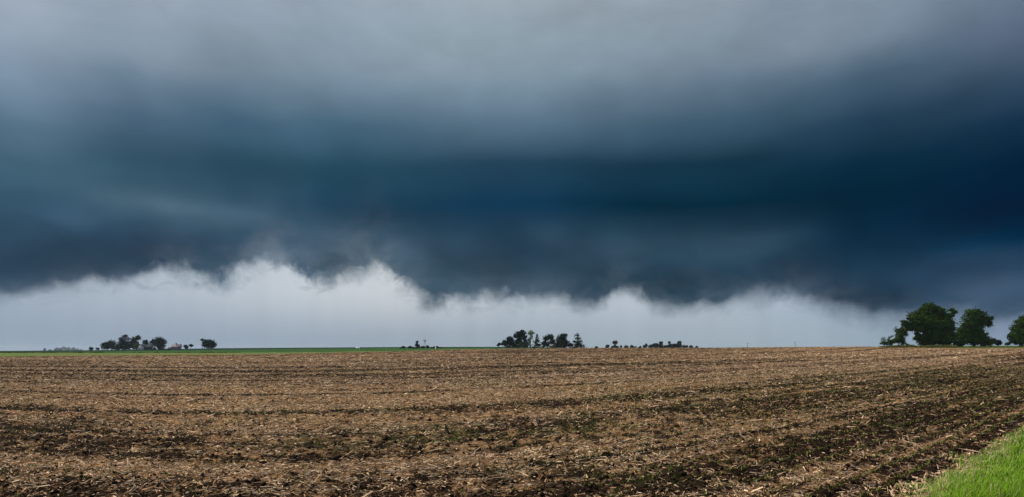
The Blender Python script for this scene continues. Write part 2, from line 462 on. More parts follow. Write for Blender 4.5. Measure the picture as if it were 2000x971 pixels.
def litter(name, stops, rough=0.8):
    m, n, b = material(name, rough)
    at = n.n('ShaderNodeAttribute', attribute_name='tint')
    tc = n.n('ShaderNodeTexCoord')
    b.inputs['Specular IOR Level'].default_value = 0.05
    ns = n.noise(tc.outputs['Object'], 14.0, 3, 0.6)
    f = n.rng(ns.outputs[0], 0.3, 0.7, 0.75, 1.2)
    n.put(b.inputs['Base Color'], n.mix(1.0, n.ramp(at.outputs['Fac'], stops), n.comb(f, f, f), 'MULTIPLY'))
    return m

# field soil: soil, residue and moss green mixed by the 'cover' attributes and fine noise
SOIL0, SOIL1 = (0.006, 0.0038, 0.0025), (0.034, 0.021, 0.013)
STRAW0, STRAW1 = (0.105, 0.055, 0.024), (0.36, 0.22, 0.108)
m_field, n, b = material('soil_and_residue', 1.0)
b.inputs['Specular IOR Level'].default_value = 0.02
uv = n.n('ShaderNodeUVMap'); uv.uv_map = 'rows'
tc = n.n('ShaderNodeTexCoord')
ac = n.n('ShaderNodeAttribute', attribute_name='cover')
ag = n.n('ShaderNodeAttribute', attribute_name='green')
fine = n.noise(n.vm('MULTIPLY', uv.outputs[0], (1.0, 0.45, 1)), 9.0, 5, 0.7, 0.4)      # 10 cm litter
mid = n.noise(n.vm('MULTIPLY', tc.outputs['Object'], (1.0, 0.55, 1)), 1.6, 6, 0.72, 0.5)   # clumps seen far away
big = n.noise(n.vm('MULTIPLY', uv.outputs[0], (1.0, 0.035, 1)), 0.6, 4, 0.6, 0.1)      # drill passes
hugeN = n.noise(n.vm('MULTIPLY', tc.outputs['Object'], (1.0, 0.35, 1)), 0.33, 5, 0.72, 0.3)
f = n.m('ADD', ac.outputs['Fac'], n.m('MULTIPLY', n.m('SUBTRACT', fine.outputs[0], 0.5), 1.7))
f = n.m('ADD', f, n.m('MULTIPLY', n.m('SUBTRACT', mid.outputs[0], 0.5), 2.0))
f = n.m('ADD', f, n.m('MULTIPLY', n.m('SUBTRACT', hugeN.outputs[0], 0.5), 0.9))
f = n.m('ADD', f, n.m('MULTIPLY', n.m('SUBTRACT', big.outputs[0], 0.5), 2.0))
fs = n.smooth(f, 0.28, 0.72)
speck = n.noise(tc.outputs['Object'], 31.0, 3, 0.7)
soil = n.mix(n.smooth(speck.outputs[0], 0.3, 0.7), SOIL0, SOIL1)
straw = n.mix(n.smooth(n.noise(tc.outputs['Object'], 3.7, 5, 0.75).outputs[0], 0.34, 0.66), STRAW0, STRAW1)
base = n.mix(fs, soil, straw)
gg = n.m('MULTIPLY', ag.outputs['Fac'], n.smooth(n.noise(tc.outputs['Object'], 5.0, 4, 0.7).outputs[0], 0.42, 0.62))
base = n.mix(n.m('MULTIPLY', gg, 0.75), base, (0.055, 0.085, 0.020))
n.put(b.inputs['Base Color'], base)
bp = n.n('ShaderNodeBump'); bp.inputs['Strength'].default_value = 0.7; bp.inputs['Distance'].default_value = 0.05
n.put(bp.inputs['Height'], n.m('ADD', fine.outputs[0], n.m('MULTIPLY', speck.outputs[0], 0.5)))
n.put(b.inputs['Normal'], bp.outputs[0])

def grassy(name, c0, c1, c2, s1=0.8, s2=0.08):
    m, n, b = material(name, 1.0); b.inputs['Specular IOR Level'].default_value = 0.02
    tc = n.n('ShaderNodeTexCoord')
    a1 = n.noise(tc.outputs['Object'], s1, 5, 0.7)
    a2 = n.noise(n.vm('MULTIPLY', tc.outputs['Object'], (1, 3, 1)), s2, 4, 0.6, 0.3)
    c = n.mix(n.smooth(a1.outputs[0], 0.35, 0.65), c0, c1)
    c = n.mix(n.smooth(a2.outputs[0], 0.45, 0.65), c, c2)
    n.put(b.inputs['Base Color'], c)
    return m
m_margin = grassy('margin_grass_ground', (0.045, 0.080, 0.018), (0.15, 0.20, 0.05), (0.17, 0.18, 0.065), 0.5, 0.05)
m_crop = grassy('young_crop', (0.018, 0.055, 0.013), (0.034, 0.085, 0.020), (0.05, 0.11, 0.025), 0.6, 0.03)
m_dark = grassy('far_crop', (0.006, 0.026, 0.014), (0.012, 0.038, 0.018), (0.012, 0.034, 0.018), 0.3, 0.02)
m_ground = grassy('pasture', (0.03, 0.05, 0.018), (0.045, 0.075, 0.022), (0.06, 0.07, 0.03), 0.6, 0.03)
m_lawn = grassy('farmyard_grass', (0.06, 0.10, 0.025), (0.11, 0.15, 0.04), (0.10, 0.115, 0.04), 0.6, 0.05)
m_verge = grassy('verge_soil', (0.05, 0.065, 0.018), (0.10, 0.13, 0.03), (0.13, 0.12, 0.05), 2.5, 0.7)

# ------------------------------------------------------------------ the land
us = np.tan(np.linspace(-0.80, 0.80, 150))
def band_sheet(name, ku0, ku1, mat, lift, x0=-1e9, x1=1e9, nrow=10, jag=0.0, fine=False):
    u = np.linspace(-1.03, 1.03, 420)
    xp = 1000 + F * u
    sel = (xp >= x0) & (xp <= x1); u = u[sel]; xp = xp[sel]
    D0 = ku0(xp); D1 = ku1(xp)
    if jag: D0 = D0 + jag * (fbm(u * 60, u * 0, 71, 4, 0.7) - 0.5)
    t = np.linspace(0, 1, nrow)[:, None]
    Y = D0 * (1 - t) + D1 * t; X = u * Y
    Z = height(X, Y) + lift
    V = np.stack([X, Y, Z], -1).reshape(-1, 3); w = len(u)
    i = np.arange(nrow - 1)[:, None] * w + np.arange(w - 1)
    i = i.ravel()
    Fq = np.stack([i, i + 1, i + w + 1, i + w], -1)
    return tag(mesh_np(name, V, Fq, [mat], smooth=True), kind='structure')

# one sheet out to the horizon, all the way round
rad = np.concatenate([[0.0], np.geomspace(1.5, 9000, 90)])
th = np.linspace(-pi, pi, 241)[:-1]
R, TH = np.meshgrid(rad, th, indexing='ij')
GX, GY = R * np.sin(TH), R * np.cos(TH)
GZ = height(GX, GY) - 0.25 - 0.0006 * R
w = len(th)
i = (np.arange(len(rad) - 1)[:, None] * w + np.arange(w)).ravel()
j = (np.arange(len(rad) - 1)[:, None] * w + (np.arange(w) + 1) % w).ravel()
gfaces = np.stack([i, i + w, j + w, j], -1)
tag(mesh_np('ground', np.stack([GX, GY, GZ], -1).reshape(-1, 3), gfaces, [m_ground], smooth=True), kind='structure')

# the tilled field: a fine displaced sheet
u = np.linspace(-1.02, 1.02, 860)
NR = 410
yn = Ynear(u) - 0.25; ye = tab('Ye', 1000 + F * u) + 5.0 * (fbm(u * 45, u * 0, 72, 4, 0.7) - 0.5)
p = 0.62
k = np.linspace(0, 1, NR)[:, None]
FY = (yn ** -p * (1 - k) + ye ** -p * k) ** (-1 / p)
FX = u * FY
s, q = rowco(FX, FY)
cov = residue_cover(FX, FY); grn = green_cover(FX, FY)
fade = 1 / (1 + (FY / 55) ** 2)
rel = 0.020 * np.cos((s - 4.9) / 0.76 * 2 * pi) * np.clip(1.3 - s / 60, 0, 1)
clod = fbm(FX / 0.30, FY / 0.34, 41, 3, 0.55)
rel = rel + fade * (0.30 * np.maximum(clod - 0.48, 0) ** 1.0 * (1.15 - cov) + 0.05 * (fbm(FX / 0.11, FY / 0.12, 44, 2) - 0.5))
rel = rel + 0.10 * (fbm(FX / 1.1, FY / 1.3, 42, 3) - 0.5) + 0.26 * (fbm(s / 2.2, q / 40, 43, 2) - 0.5)
rel = rel + sst(FY, 40, 160) * 0.30 * (fbm(FX / 3.0, FY / 3.5, 45, 2) - 0.5)
rel = rel * sst(FY - ye, 0, -25) * sst(k, 0, 0.01)
FZ = height(FX, FY) + rel
V = np.stack([FX, FY, FZ], -1).reshape(-1, 3); w = len(u)
i = (np.arange(NR - 1)[:, None] * w + np.arange(w - 1)).ravel()
fq = np.stack([i, i + 1, i + w + 1, i + w], -1)
field = mesh_np('tilled_field', V, fq, [m_field], smooth=True,
                attr={'cover': ('POINT', cov.ravel()), 'green': ('POINT', grn.ravel())})
uvl = field.data.uv_layers.new(name='rows')
uvv = np.stack([s.ravel(), q.ravel()], -1)[fq.ravel()].astype(np.float32)
uvl.data.foreach_set('uv', uvv.ravel())
tag(field, 'brown harvested corn field with rows of dead stalks and bare soil', kind='structure')
# height lookup on the field sheet (bilinear in its own grid)
def field_z(X, Y):
    uu = X / Y
    a = np.clip((uu + 1.02) / 2.04 * (w_f - 1), 0, w_f - 1.001)
    n0 = np.interp(uu, u_f, yn_f); n1 = np.interp(uu, u_f, ye_f)
    kk = np.clip((Y ** -p - n0 ** -p) / (n1 ** -p - n0 ** -p) * (NR - 1), 0, NR - 1.001)
    i0 = a.astype(int); k0 = kk.astype(int); fa = a - i0; fk = kk - k0
    return (FZ[k0, i0] * (1 - fa) + FZ[k0, i0 + 1] * fa) * (1 - fk) + (FZ[k0 + 1, i0] * (1 - fa) + FZ[k0 + 1, i0 + 1] * fa) * fk
w_f, u_f, yn_f, ye_f = w, u, yn, ye

band_sheet('grass_margin', lambda x: tab('Ye', x) - 6, lambda x: tab('Y1', x) + 1, m_margin, -0.05, x1=1010)
band_sheet('crop_field', lambda x: tab('Y1', x), lambda x: tab('Y2', x) + 2, m_crop, -0.02, x1=1160, nrow=14)
band_sheet('far_crop_field', lambda x: tab('Y2', x), lambda x: tab('Yc', x) * 1.8, m_dark, 0.02, x1=1700, nrow=24)
band_sheet('farmyard_lawn', lambda x: tab('Ye', x) - 6, lambda x: tab('Y2', x) + 2, m_lawn, -0.03, x0=1712)

# roadside verge under and beside the camera
uu = np.tan(np.linspace(-0.80, 0.797, 260))
yv = Ynear(uu) + 0.35
kk = np.linspace(0, 1, 60)[:, None]
VY = 1.0 * (1 - kk) + yv * kk; VX = uu * VY
def verge_z(X, Y):
    s_, q_ = rowco(X, Y)
    return height(X, Y) + 0.10 * sst(-s_, -4.5, -3.2) + 0.05 * (fbm(X / .5, Y / .5, 81, 3) - .5) - 0.02
VZ = verge_z(VX, VY); VZ[-1] -= 0.15
w = len(uu)
i = (np.arange(59)[:, None] * w + np.arange(w - 1)).ravel()
tag(mesh_np('verge', np.stack([VX, VY, VZ], -1).reshape(-1, 3), np.stack([i, i + 1, i + w + 1, i + w], -1), [m_verge], smooth=True),
    kind='structure')

# ------------------------------------------------------------------ dead stalks and leaves on the field
def sample_field(nn, y0, y1, power, margin=0.06, seed=0):
    r = np.random.default_rng(seed)
    U = r.uniform(-0.87 - margin, 0.87 + margin, nn)
    # density in plan falls with distance as Y**-power
    e = 2 - power; t = r.uniform(0, 1, nn)
    Y = (y0 ** e * (1 - t) + y1 ** e * t) ** (1 / e) if abs(e) > 1e-6 else y0 * (y1 / y0) ** t
    X = U * Y
    s_, _ = rowco(X, Y)
    ok = (s_ > S_EDGE - 0.1 + edge_wob(X, Y)) & (Y < tab('Ye', 1000 + F * U) - 4)
    return X[ok], Y[ok]
def strips(name, X, Y, Z, length, width, yaw, pitch, curl, tint, mat, label=None, roll=None, seg=3, base_lift=0.0):
    """curved flat ribbons, seg quads each"""
    nn = len(X)
    t = np.linspace(-0.5, 0.5, seg + 1)
    ca, sa = np.cos(yaw), np.sin(yaw)
    P = np.zeros((nn, seg + 1, 2, 3))
    if roll is None: roll = np.random.default_rng(5).uniform(-0.9, 0.9, nn)
    for a, tt in enumerate(t):
        along = tt * length
        bend = curl * (tt * tt - 0.25) * 4            # sideways bow
        up = np.sin(pitch) * along + np.abs(curl) * 0.4 * np.cos(tt * 6)
        cx = X + ca * along * np.cos(pitch) - sa * bend; cy = Y + sa * along * np.cos(pitch) + ca * bend
        cz = Z + up + base_lift
        wd = width * (1 - 0.75 * (2 * tt) ** 2 * 0.6) * 0.5
        rr = roll + tt * 1.2
        for k_, sg in enumerate((-1, 1)):
            P[:, a, k_, 0] = cx - sa * wd * sg * np.cos(rr)
            P[:, a, k_, 1] = cy + ca * wd * sg * np.cos(rr)
            P[:, a, k_, 2] = cz + wd * sg * np.sin(rr)
    V = P.reshape(-1, 3); per = (seg + 1) * 2
    b0 = (np.arange(nn) * per)[:, None]
    q = np.concatenate([np.stack([b0 + 2 * a, b0 + 2 * a + 1, b0 + 2 * a + 3, b0 + 2 * a + 2], -1) for a in range(seg)], 1).reshape(-1, 4)
    o = mesh_np(name, V, q, [mat], attr={'tint': ('POINT', np.repeat(tint, per))})
    return o
def sticks(name, X, Y, Z, length, radius, yaw, pitch, tint, mat):
    nn = len(X); t = (-0.5, 0.5)
    d = np.stack([np.cos(yaw) * np.cos(pitch), np.sin(yaw) * np.cos(pitch), np.sin(pitch)], -1)
    a = np.stack([-np.sin(yaw), np.cos(yaw), 0 * yaw], -1); b_ = np.cross(d, a)
    P = np.zeros((nn, 2, 4, 3)); c = np.stack([X, Y, Z], -1)
    for i_, tt in enumerate(t):
        for k_ in range(4):
            an = k_ * pi / 2
            rr = (radius * (1.0 - 0.25 * i_))[:, None]
            P[:, i_, k_] = c + d * (tt * length)[:, None] + rr * (math.cos(an) * a + math.sin(an) * b_)
    V = P.reshape(-1, 3); b0 = (np.arange(nn) * 8)[:, None]
    q = [np.stack([b0 + k_, b0 + (k_ + 1) % 4, b0 + 4 + (k_ + 1) % 4, b0 + 4 + k_], -1) for k_ in range(4)]
    q += [np.stack([b0, b0 + 3, b0 + 2, b0 + 1], -1), np.stack([b0 + 4, b0 + 5, b0 + 6, b0 + 7], -1)]
    q = np.concatenate(q, 1).reshape(-1, 4)
    return mesh_np(name, V, q, [mat], attr={'tint': ('POINT', np.repeat(tint, 8))})

m_leafl = litter('dead_leaf', [(0, (0.035, 0.019, 0.009)), (0.25, (0.17, 0.090, 0.040)), (0.58, (0.47, 0.295, 0.158)), (1, (0.80, 0.60, 0.40))])
m_stalk = litter('dead_stalk', [(0, (0.12, 0.078, 0.048)), (0.5, (0.32, 0.22, 0.135)), (1, (0.56, 0.45, 0.31))], 0.6)
def row_yaw(X, Y, r, spread):
    e = 0.05
    s0, _ = rowco(X, Y); sx, _ = rowco(X + e, Y); sy, _ = rowco(X, Y + e)
    gx, gy = (sx - s0), (sy - s0)
    return np.arctan2(-gx, gy) * 1.0 + r.normal(0, spread, len(X))
r1 = np.random.default_rng(101)
X, Y = sample_field(330000, 8.2, 170, 1.8, seed=1)
c = residue_cover(X, Y)
keep = r1.uniform(0, 1, len(X)) < np.clip(c * 1.3 - 0.03, 0.13, 1)
X, Y, c = X[keep], Y[keep], c[keep]
sz = 1 + np.maximum(Y - 14, 0) / 40
nn = len(X)
L = np.minimum(r1.lognormal(math.log(0.105), 0.68, nn), 0.55) * sz; Wd = np.clip(r1.lognormal(math.log(0.018), 0.45, nn), 0.006, 0.055) * sz
tint = np.clip(r1.beta(1.0, 1.25, nn) + 0.30 * (c - 0.5), 0, 1)
o = strips('corn_leaf_litter', X, Y, field_z(X, Y) + 0.012, L, Wd, row_yaw(X, Y, r1, 0.9), r1.normal(0.05, 0.26, nn),
       r1.normal(0, 0.022, nn) * sz, tint, m_leafl, seg=2, roll=r1.normal(0.4, 0.7, nn))
tag(o, 'pale tan shredded corn leaves lying over the whole brown field', 'leaf litter', kind='stuff')
X, Y = sample_field(46000, 8.2, 90, 1.7, seed=2)
c = residue_cover(X, Y)
keep = r1.uniform(0, 1, len(X)) < np.clip(c * 1.3 - 0.05, 0.12, 1)
X, Y, c = X[keep], Y[keep], c[keep]; nn = len(X)
sz = 1 + np.maximum(Y - 14, 0) / 45
o = sticks('corn_stalk_litter', X, Y, field_z(X, Y) + 0.02, np.minimum(r1.lognormal(math.log(0.15), 0.65, nn), 0.6) * sz, r1.uniform(0.004, 0.010, nn) * sz,
       row_yaw(X, Y, r1, 0.8), r1.normal(0.04, 0.16, nn), np.clip(r1.beta(2.2, 2.0, nn), 0, 1), m_stalk)
tag(o, 'broken tan corn stalks strewn between the rows of the field', 'stalks', kind='stuff')
# standing trash and broken stalks further off: seen edge-on they make the field's far speckle
X, Y = sample_field(120000, 40, 375, 2.6, seed=9)
c = residue_cover(X, Y); nn = len(X)
sz = (Y / 100) ** 0.75
farbit = fbm(X / 5, Y / 9, 111, 3)
tint = np.clip(r1.beta(1.0, 1.1, nn) * 0.95 + 1.1 * (c - 0.46) + 0.35 * (farbit - 0.5), 0, 1)
o = strips('standing_residue', X, Y, field_z(X, Y) + 0.02, r1.lognormal(math.log(0.26), 0.4, nn) * sz, r1.uniform(0.06, 0.16, nn) * sz,
       r1.normal(0, 0.5, nn), r1.normal(0.0, 0.15, nn), r1.normal(0, 0.03, nn), tint, litter('standing_leaf',
       [(0, (0.010, 0.006, 0.004)), (0.18, (0.025, 0.015, 0.010)), (0.28, (0.19, 0.105, 0.054)), (0.62, (0.46, 0.29, 0.165)), (1, (0.76, 0.54, 0.35))]), seg=1,
       roll=r1.normal(1.3, 0.3, nn))
tag(o, 'upright scraps of dead corn and dark clods far out on the field', 'stubble', kind='stuff')
# clods of black soil
X, Y = sample_field(60000, 8.2, 80, 1.6, seed=3)
c = residue_cover(X, Y)
keep = r1.uniform(0, 1, len(X)) < np.clip(0.95 - c, 0.10, 1)
X, Y = X[keep], Y[keep]; nn = len(X)
octa = np.array([(1,0,0),(0,1,0),(-1,0,0),(0,-1,0),(0,0,1),(0,0,-.5)], float)
P = octa[None] * r1.uniform(0.6, 1.35, (nn, 6, 1)) + r1.normal(0, .15, (nn, 6, 3))
rr = (np.minimum(r1.lognormal(math.log(0.028), 0.5, nn), 0.075) * (1 + np.maximum(Y - 14, 0) / 60))[:, None, None]
an = r1.uniform(0, 6.3, nn)[:, None]
P = P * rr
PX = P[..., 0] * np.cos(an) - P[..., 1] * np.sin(an); PY = P[..., 0] * np.sin(an) + P[..., 1] * np.cos(an)
P = np.stack([PX + X[:, None], PY + Y[:, None], P[..., 2] * 0.8 + field_z(X, Y)[:, None] + 0.01], -1)
tf = np.array([(0,1,4),(1,2,4),(2,3,4),(3,0,4),(1,0,5),(2,1,5),(3,2,5),(0,3,5)])
m_clod = litter('soil_clod', [(0, (0.007, 0.0045, 0.003)), (1, (0.034, 0.022, 0.014))], 0.95)
o = mesh_np('soil_clods', P.reshape(-1, 3), (np.arange(nn)[:, None, None] * 6 + tf[None]).reshape(-1, 3), [m_clod],
            attr={'tint': ('POINT', np.repeat(r1.uniform(0, 1, nn), 6))})
tag(o, 'dark crumbly lumps of bare soil among the stalks', 'soil clods', kind='stuff')

# ------------------------------------------------------------------ green: seedlings in rows, weeds, verge grass
def blades(name, X, Y, Z, hgt, wid, lean, tint, mat, label, cat, seg=2, leandir=None, kind='stuff', r=None):
    r = r or np.random.default_rng(77)
    nn = len(X); yaw = r.uniform(0, 2 * pi, nn)
    ld = r.uniform(0, 2 * pi, nn) if leandir is None else leandir + r.normal(0, 0.7, nn)
    per = seg * 2 + 1; P = np.zeros((nn, per, 3))
    for a in range(seg + 1):
        t = a / seg
        off = lean * hgt * t * t
        cx = X + np.cos(ld) * off; cy = Y + np.sin(ld) * off; cz = Z + hgt * t * (1 - 0.35 * np.abs(lean) * t)
        if a < seg:
            wd = wid * 0.5 * (1 - 0.55 * t)
            for k_, sg in enumerate((-1, 1)):
                P[:, a * 2 + k_] = np.stack([cx + np.cos(yaw) * wd * sg, cy + np.sin(yaw) * wd * sg, cz], -1)
        else: P[:, -1] = np.stack([cx, cy, cz], -1)
    b0 = (np.arange(nn) * per)[:, None]
    q = np.concatenate([np.stack([b0 + 2 * a, b0 + 2 * a + 1, b0 + 2 * a + 3, b0 + 2 * a + 2], -1) for a in range(seg - 1)], 1).reshape(-1, 4)
    t = np.concatenate([b0 + 2 * seg - 2, b0 + 2 * seg - 1, b0 + 2 * seg], 1)
    o = mesh_np(name, P.reshape(-1, 3), [q, t], [mat], attr={'tint': ('POINT', np.repeat(tint, per))})
    return tag(o, label, cat, kind=kind)
m_weed = litter('weed_leaf', [(0, (0.060, 0.064, 0.015)), (0.5, (0.14, 0.150, 0.032)), (1, (0.28, 0.30, 0.07))], 0.6)
m_blade = litter('grass_blade', [(0, (0.025, 0.060, 0.005)), (0.35, (0.080, 0.18, 0.007)), (0.75, (0.21, 0.38, 0.015)), (0.90, (0.30, 0.40, 0.08)), (0.93, (0.38, 0.34, 0.16)), (1, (0.55, 0.44, 0.25))], 0.5)
r2 = np.random.default_rng(202)
# seedlings
XS, YS = [], []
for k_ in range(-0, 40):
    s_row = 4.9 + 0.76 * k_
    um = np.linspace(-0.95, 0.98, 4000); Ym = s_row / np.maximum(np.cos(np.clip(0.449 + 1.032 * um, -1.5, 1.5)), 0.05)
    Xm = um * Ym; ok = (Ym > 8.5) & (Ym < 70)
    if ok.sum() < 10: continue
    um, Xm, Ym = um[ok], Xm[ok], Ym[ok]
    seg_ = np.hypot(np.diff(Xm), np.diff(Ym)) * np.minimum(1, (13 / Ym[1:]) ** 1.4) * np.where(um[1:] > 0.12, 1.0, 0.35)
    cum = np.concatenate([[0], np.cumsum(seg_)])
    m_ = int(cum[-1] * 30)
    t_ = np.interp(r2.uniform(0, cum[-1], m_), cum, um)
    Y_ = s_row / np.maximum(np.cos(np.clip(0.449 + 1.032 * t_, -1.5, 1.5)), 0.05)
    Y_ = Y_ + r2.normal(0, 0.025, m_) * np.maximum(1, Y_ / 15); X_ = t_ * Y_ + r2.normal(0, 0.02, m_)
    gp_ = vnoise(rowco(X_, Y_)[1] / 2.2, 0 * X_ + k_ * 7.7, 51)
    kp = gp_ > 0.22
    XS.append(X_[kp]); YS.append(Y_[kp])
X, Y = np.concatenate(XS), np.concatenate(YS)
s_, q_ = rowco(X, Y); ok = (s_ > S_EDGE + 0.1 + edge_wob(X, Y)) & (Y < tab('Ye', 1000 + F * X / Y) - 4)
X, Y = X[ok], Y[ok]; nn = len(X)
blades('seedlings', X, Y, field_z(X, Y), r2.uniform(0.04, 0.10, nn) * (1 + Y / 60), r2.uniform(0.010, 0.022, nn) * (1 + Y / 30), r2.uniform(0.2, 1.1, nn),
       np.clip(r2.normal(0.45, 0.2, nn), 0, 1), m_weed, 'thin green crop seedlings coming up in curved drill rows', 'seedlings', r=r2)
X, Y = sample_field(190000, 8.2, 130, 1.6, seed=5)
g = green_cover(X, Y)
keep = r2.uniform(0, 1, len(X)) < np.clip(g * 1.0 + 0.06, 0, 0.85)
X, Y = X[keep], Y[keep]; nn = len(X); g = g[keep]
blades('field_weeds', X, Y, field_z(X, Y), r2.uniform(0.02, 0.06, nn) * (1 + Y / 50), r2.uniform(0.010, 0.024, nn) * (1 + Y / 30), r2.uniform(0.3, 1.4, nn),
       np.clip(r2.normal(0.28, 0.18, nn) + 0.3 * g, 0, 1), m_weed, 'low green weeds in loose patches among the dead stalks', 'weeds', r=r2)
# verge grass
nn = 260000
Y = 6.5 * (75 / 6.5) ** (r2.uniform(0, 1, nn) ** 1.25); U = r2.uniform(0.40, 1.03, nn); X = U * Y
s_, q_ = rowco(X, Y); eb = S_EDGE + edge_wob(X, Y)
thin = sst(eb - s_, -0.30, 1.9)
keep = (r2.uniform(0, 1, nn) < 0.06 + 0.94 * thin) & (s_ < eb + 0.18) & (s_ > 0.3)
X, Y, s_, thin = X[keep], Y[keep], s_[keep], thin[keep]; nn = len(X)
clump = fbm(X / 0.45, Y / 0.45, 61, 3)
hg = (0.07 + 0.22 * thin) * (0.15 + 1.7 * clump ** 1.3) * r2.uniform(0.6, 1.25, nn)
dry = r2.uniform(0, 1, nn) < 0.05 + 0.5 * (1 - thin)
tint = np.where(dry, r2.uniform(0.90, 1, nn), np.clip(r2.normal(0.50, 0.18, nn) + 0.5 * (fbm(X / 0.9, Y / 0.9, 62, 2) - 0.5), 0, 0.9))
blades('verge_grass', X, Y, verge_z(X, Y), hg, r2.uniform(0.005, 0.012, nn) * (1 + Y / 25), r2.uniform(0.2, 1.0, nn), tint, m_blade,
       'lush bright green roadside grass at the field edge', 'grass', seg=2, leandir=0.6, r=r2)
# flattened dead grass and blown-in leaves on the verge's edge
nn = 16000
Y = 7.5 * (45 / 7.5) ** (r2.uniform(0, 1, nn) ** 1.2); U = r2.uniform(0.40, 0.98, nn); X = U * Y
s_, q_ = rowco(X, Y); eb = S_EDGE + edge_wob(X, Y)
keep = (s_ < eb + 0.35) & (s_ > eb - 1.5) & (r2.uniform(0, 1, nn) < np.clip(0.9 - np.abs(s_ - eb + 0.2) / 1.1, 0.05, 1))
X, Y, s_, eb = X[keep], Y[keep], s_[keep], eb[keep]; nn = len(X)
zz = np.maximum(verge_z(X, Y), np.where(s_ > S_EDGE - 0.2, field_z(X, np.maximum(Y, Ynear(X / Y) - 0.2)), -9)) + 0.015 + r2.uniform(0, 0.06, nn) * (s_ < eb)
o = strips('verge_thatch', X, Y, zz, r2.lognormal(math.log(0.13), 0.5, nn), r2.uniform(0.006, 0.03, nn), row_yaw(X, Y, r2, 0.9), r2.normal(0.1, 0.3, nn),
           r2.normal(0, 0.02, nn), np.clip(r2.beta(2.2, 1.6, nn), 0, 1), m_leafl, seg=2)
tag(o, 'dead grass and blown-in leaves along the edge of the green verge', 'dead grass', kind='stuff')
print('near field done')
# ------------------------------------------------------------------ placing things
def at(px, Y, sink=0.0):
    X = (px - 1000) / F * Y
    return X, Y, float(height(np.array([X]), np.array([Y]))[0]) - sink
def empty(name, loc, rz=0.0):
    o = bpy.data.objects.new(name, None); COL.objects.link(o)
    o.location = loc; o.rotation_euler = (0, 0, rz); o.empty_display_size = 0.5
    return o

m_bark = simple('bark', (0.055, 0.045, 0.036), 0.3, 2.0)
m_bark_pale = simple('pale_bark', (0.20, 0.19, 0.16), 0.25, 2.0)
LEAF = {
 'near':   foliage('near_leaves', (0.010, 0.030, 0.003), (0.065, 0.130, 0.010)),
 'nearlit':foliage('near_light_leaves', (0.030, 0.062, 0.012), (0.080, 0.125, 0.026)),
 'dark':   foliage('dark_leaves', (0.003, 0.015, 0.007), (0.009, 0.036, 0.015)),
 'green':  foliage('green_leaves', (0.008, 0.026, 0.009), (0.024, 0.055, 0.016)),
 'bright': foliage('bright_leaves', (0.028, 0.065, 0.014), (0.065, 0.120, 0.030)),
 'pale':   foliage('pale_leaves', (0.20, 0.23, 0.16), (0.42, 0.45, 0.36)),
 'conifer':foliage('conifer_needles', (0.003, 0.011, 0.007), (0.008, 0.026, 0.014)),
 'navy':   foliage('far_leaves', (0.003, 0.008, 0.007), (0.008, 0.016, 0.011)),
}

def leaf_faces(P, size, r, flat=0.25):
    """one small bent leaf spray (2 triangles) at every point"""
    nn = len(P)
    a = r.normal(size=(nn, 3)); a[:, 2] *= 0.6; a /= np.linalg.norm(a, axis=1)[:, None]
    b_ = r.normal(size=(nn, 3)); b_ -= (a * b_).sum(1)[:, None] * a; b_ /= np.linalg.norm(b_, axis=1)[:, None]
    c_ = np.cross(a, b_)
    s1 = (size * r.uniform(0.6, 1.4, nn))[:, None]
    V = np.stack([P - a * s1 * .5, P + b_ * s1 * .33 + c_ * s1 * .12, P + a * s1 * .5, P - b_ * s1 * .33 + c_ * s1 * .12], 1)
    i = (np.arange(nn) * 4)[:, None]
    return V.reshape(-1, 3), np.concatenate([np.stack([i[:, 0], i[:, 0] + 1, i[:, 0] + 2], -1), np.stack([i[:, 0], i[:, 0] + 2, i[:, 0] + 3], -1)])

